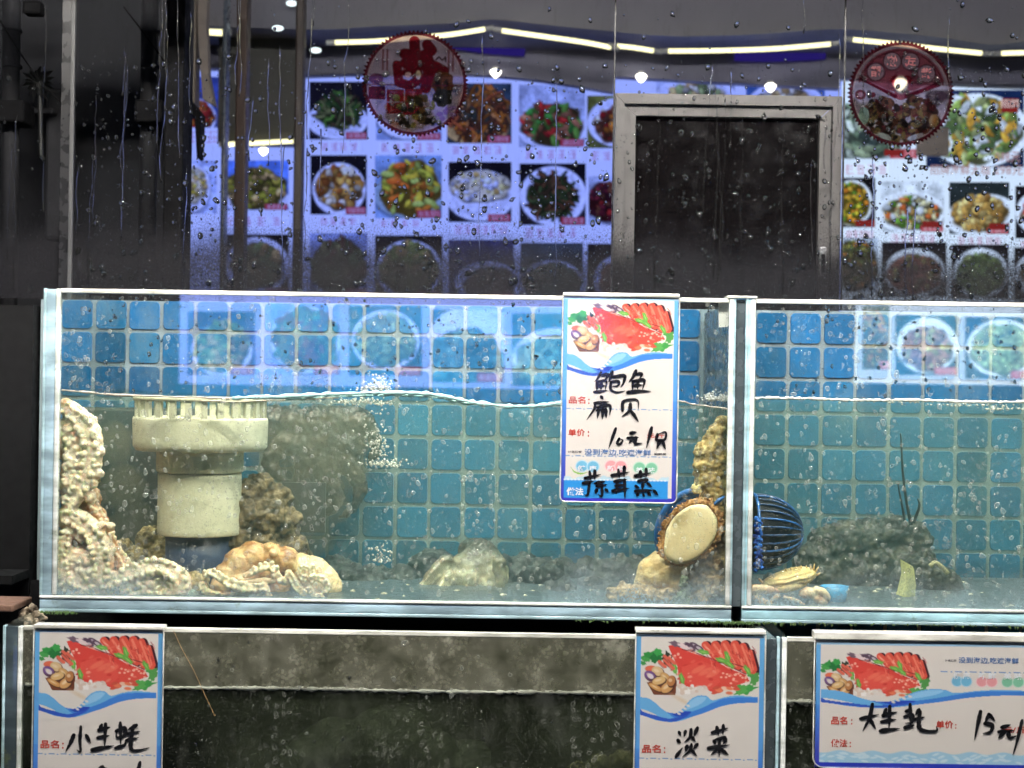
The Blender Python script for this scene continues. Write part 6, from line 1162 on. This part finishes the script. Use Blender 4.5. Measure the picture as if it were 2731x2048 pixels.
froth('bubbles', 'air bubbles rising under the splash', [(1000, 1080, 60, 10), (1000, 1210, 22, 40), (1035, 1245, 20, 14), (1015, 1500, 14, 24), (940, 1075, 40, 6), (1010, 1240, 30, 8), (1012, 1215, 12, 60)], 2, 480, .8, 4.2, .10)
froth('foam_spray', 'pinkish foam where water runs in at the right end of the long tank', [(1905, 1066, 16, 10), (1890, 1068, 8, 8), (1930, 1070, 8, 12)], 3, 120, 1.5, 5, .05)
froth('surface_bubbles', 'line of bubbles just below the water surface at the right edge', [(2560, 1082, 60, 4), (2680, 1092, 30, 6), (2450, 1074, 80, 3)], 4, 160, 1, 3.6, .03)

# moss along the feet of the upper tanks, grime on the left corner, hair on the lower glass
M_moss = plain('green_algae', (.05, .10, .025), .8, .5, 90)
rg3 = np.random.default_rng(6); g = MB()
for k in range(420):
    x = rg3.choice([rg3.uniform(x_l, x_l + .05), rg3.normal(x_m0 + .01, .03), rg3.uniform(x_m0 - .2, .66)], p=[.22, .38, .40]); l = rg3.uniform(.0008, .0042); a = rg3.uniform(-.8, .8); c = Vector((x, rg3.uniform(-.0022, .0), ZB + rg3.uniform(-.0005, .0022))); w = l * .35
    g.add([c + Vector((-w, 0, 0)), c + Vector((w, 0, 0)), c + Vector((math.sin(a) * l, -.001, -math.cos(a) * l))], [(0, 1, 2)])
tag(g.build('moss', M_moss), 'thin green algae fringe along the bottom edge of the upper tanks', 'algae', kind='stuff')
lump('grime_clump', 'grey brown clump of grime at the lower left corner of the long tank', 'grime', [(70, 1635, 16, .03), (88, 1625, 14, .02), (100, 1640, 14, .0), (112, 1650, 12, -.01), (80, 1655, 18, .0), (60, 1648, 12, .02), (95, 1662, 12, -.04), (75, 1668, 12, -.06)], .0, (120, 108, 92), (52, 46, 38), c2=(165, 145, 125), rough=(.003, 200))
p0, p1 = P(0, 1613, .0), P(48, 1616, .0); g = MB(); g.bbox((p0.x - .05, -.02, p0.z - .006), (p1.x, .06, p0.z + .003), .002); g2 = g.build('brick_ledge', plain('worn_brick', (.13, .07, .05), .8, .5, 60, .6)); tag(g2, 'worn reddish brick strip at the left edge below the tank', 'ledge')
g = MB(); q = [Vector(v) for v in cr([P(463, 1682, YL - .0012), P(485, 1730, YL - .0012), P(515, 1785, YL - .0012), P(545, 1850, YL - .0012), P(572, 1907, YL - .0012)], 6)]; g.tube(q, .00032, 5); e = q[-1]
bm = bmesh.new(); bmesh.ops.create_icosphere(bm, subdivisions=1, radius=.0014); bm.verts.index_update(); g.add([e + v.co for v in bm.verts], [[v.index for v in f.verts] for f in bm.faces]); bm.free()
tag(g.build('thread', plain('tan_thread', (.36, .22, .10), .6)), 'thin tan thread stuck slantwise on the lower tank glass', 'thread')
lump('sunken_heap', 'pale heap at the bottom of the lower tank beside the mussel card', 'heap', [(1600, 2050, 40, .0), (1660, 2045, 46, .0), (1540, 2060, 30, .0), (1690, 2070, 30, .0)], .0, (200, 190, 150), (110, 100, 70))
lump('sunken_net', 'grey folded net sheet under water in the middle of the lower tank', 'net', [(900, 2000, 90, .05), (1000, 1980, 90, .06), (1080, 2000, 80, .05), (1160, 2010, 70, .05), (820, 2040, 80, .04), (1250, 2040, 70, .06), (1080, 1930, 50, .07), (1020, 1900, 30, .08)], .05, (62, 66, 56), (44, 48, 42), voxel=.004, rough=(.008, 30), smooth=4)
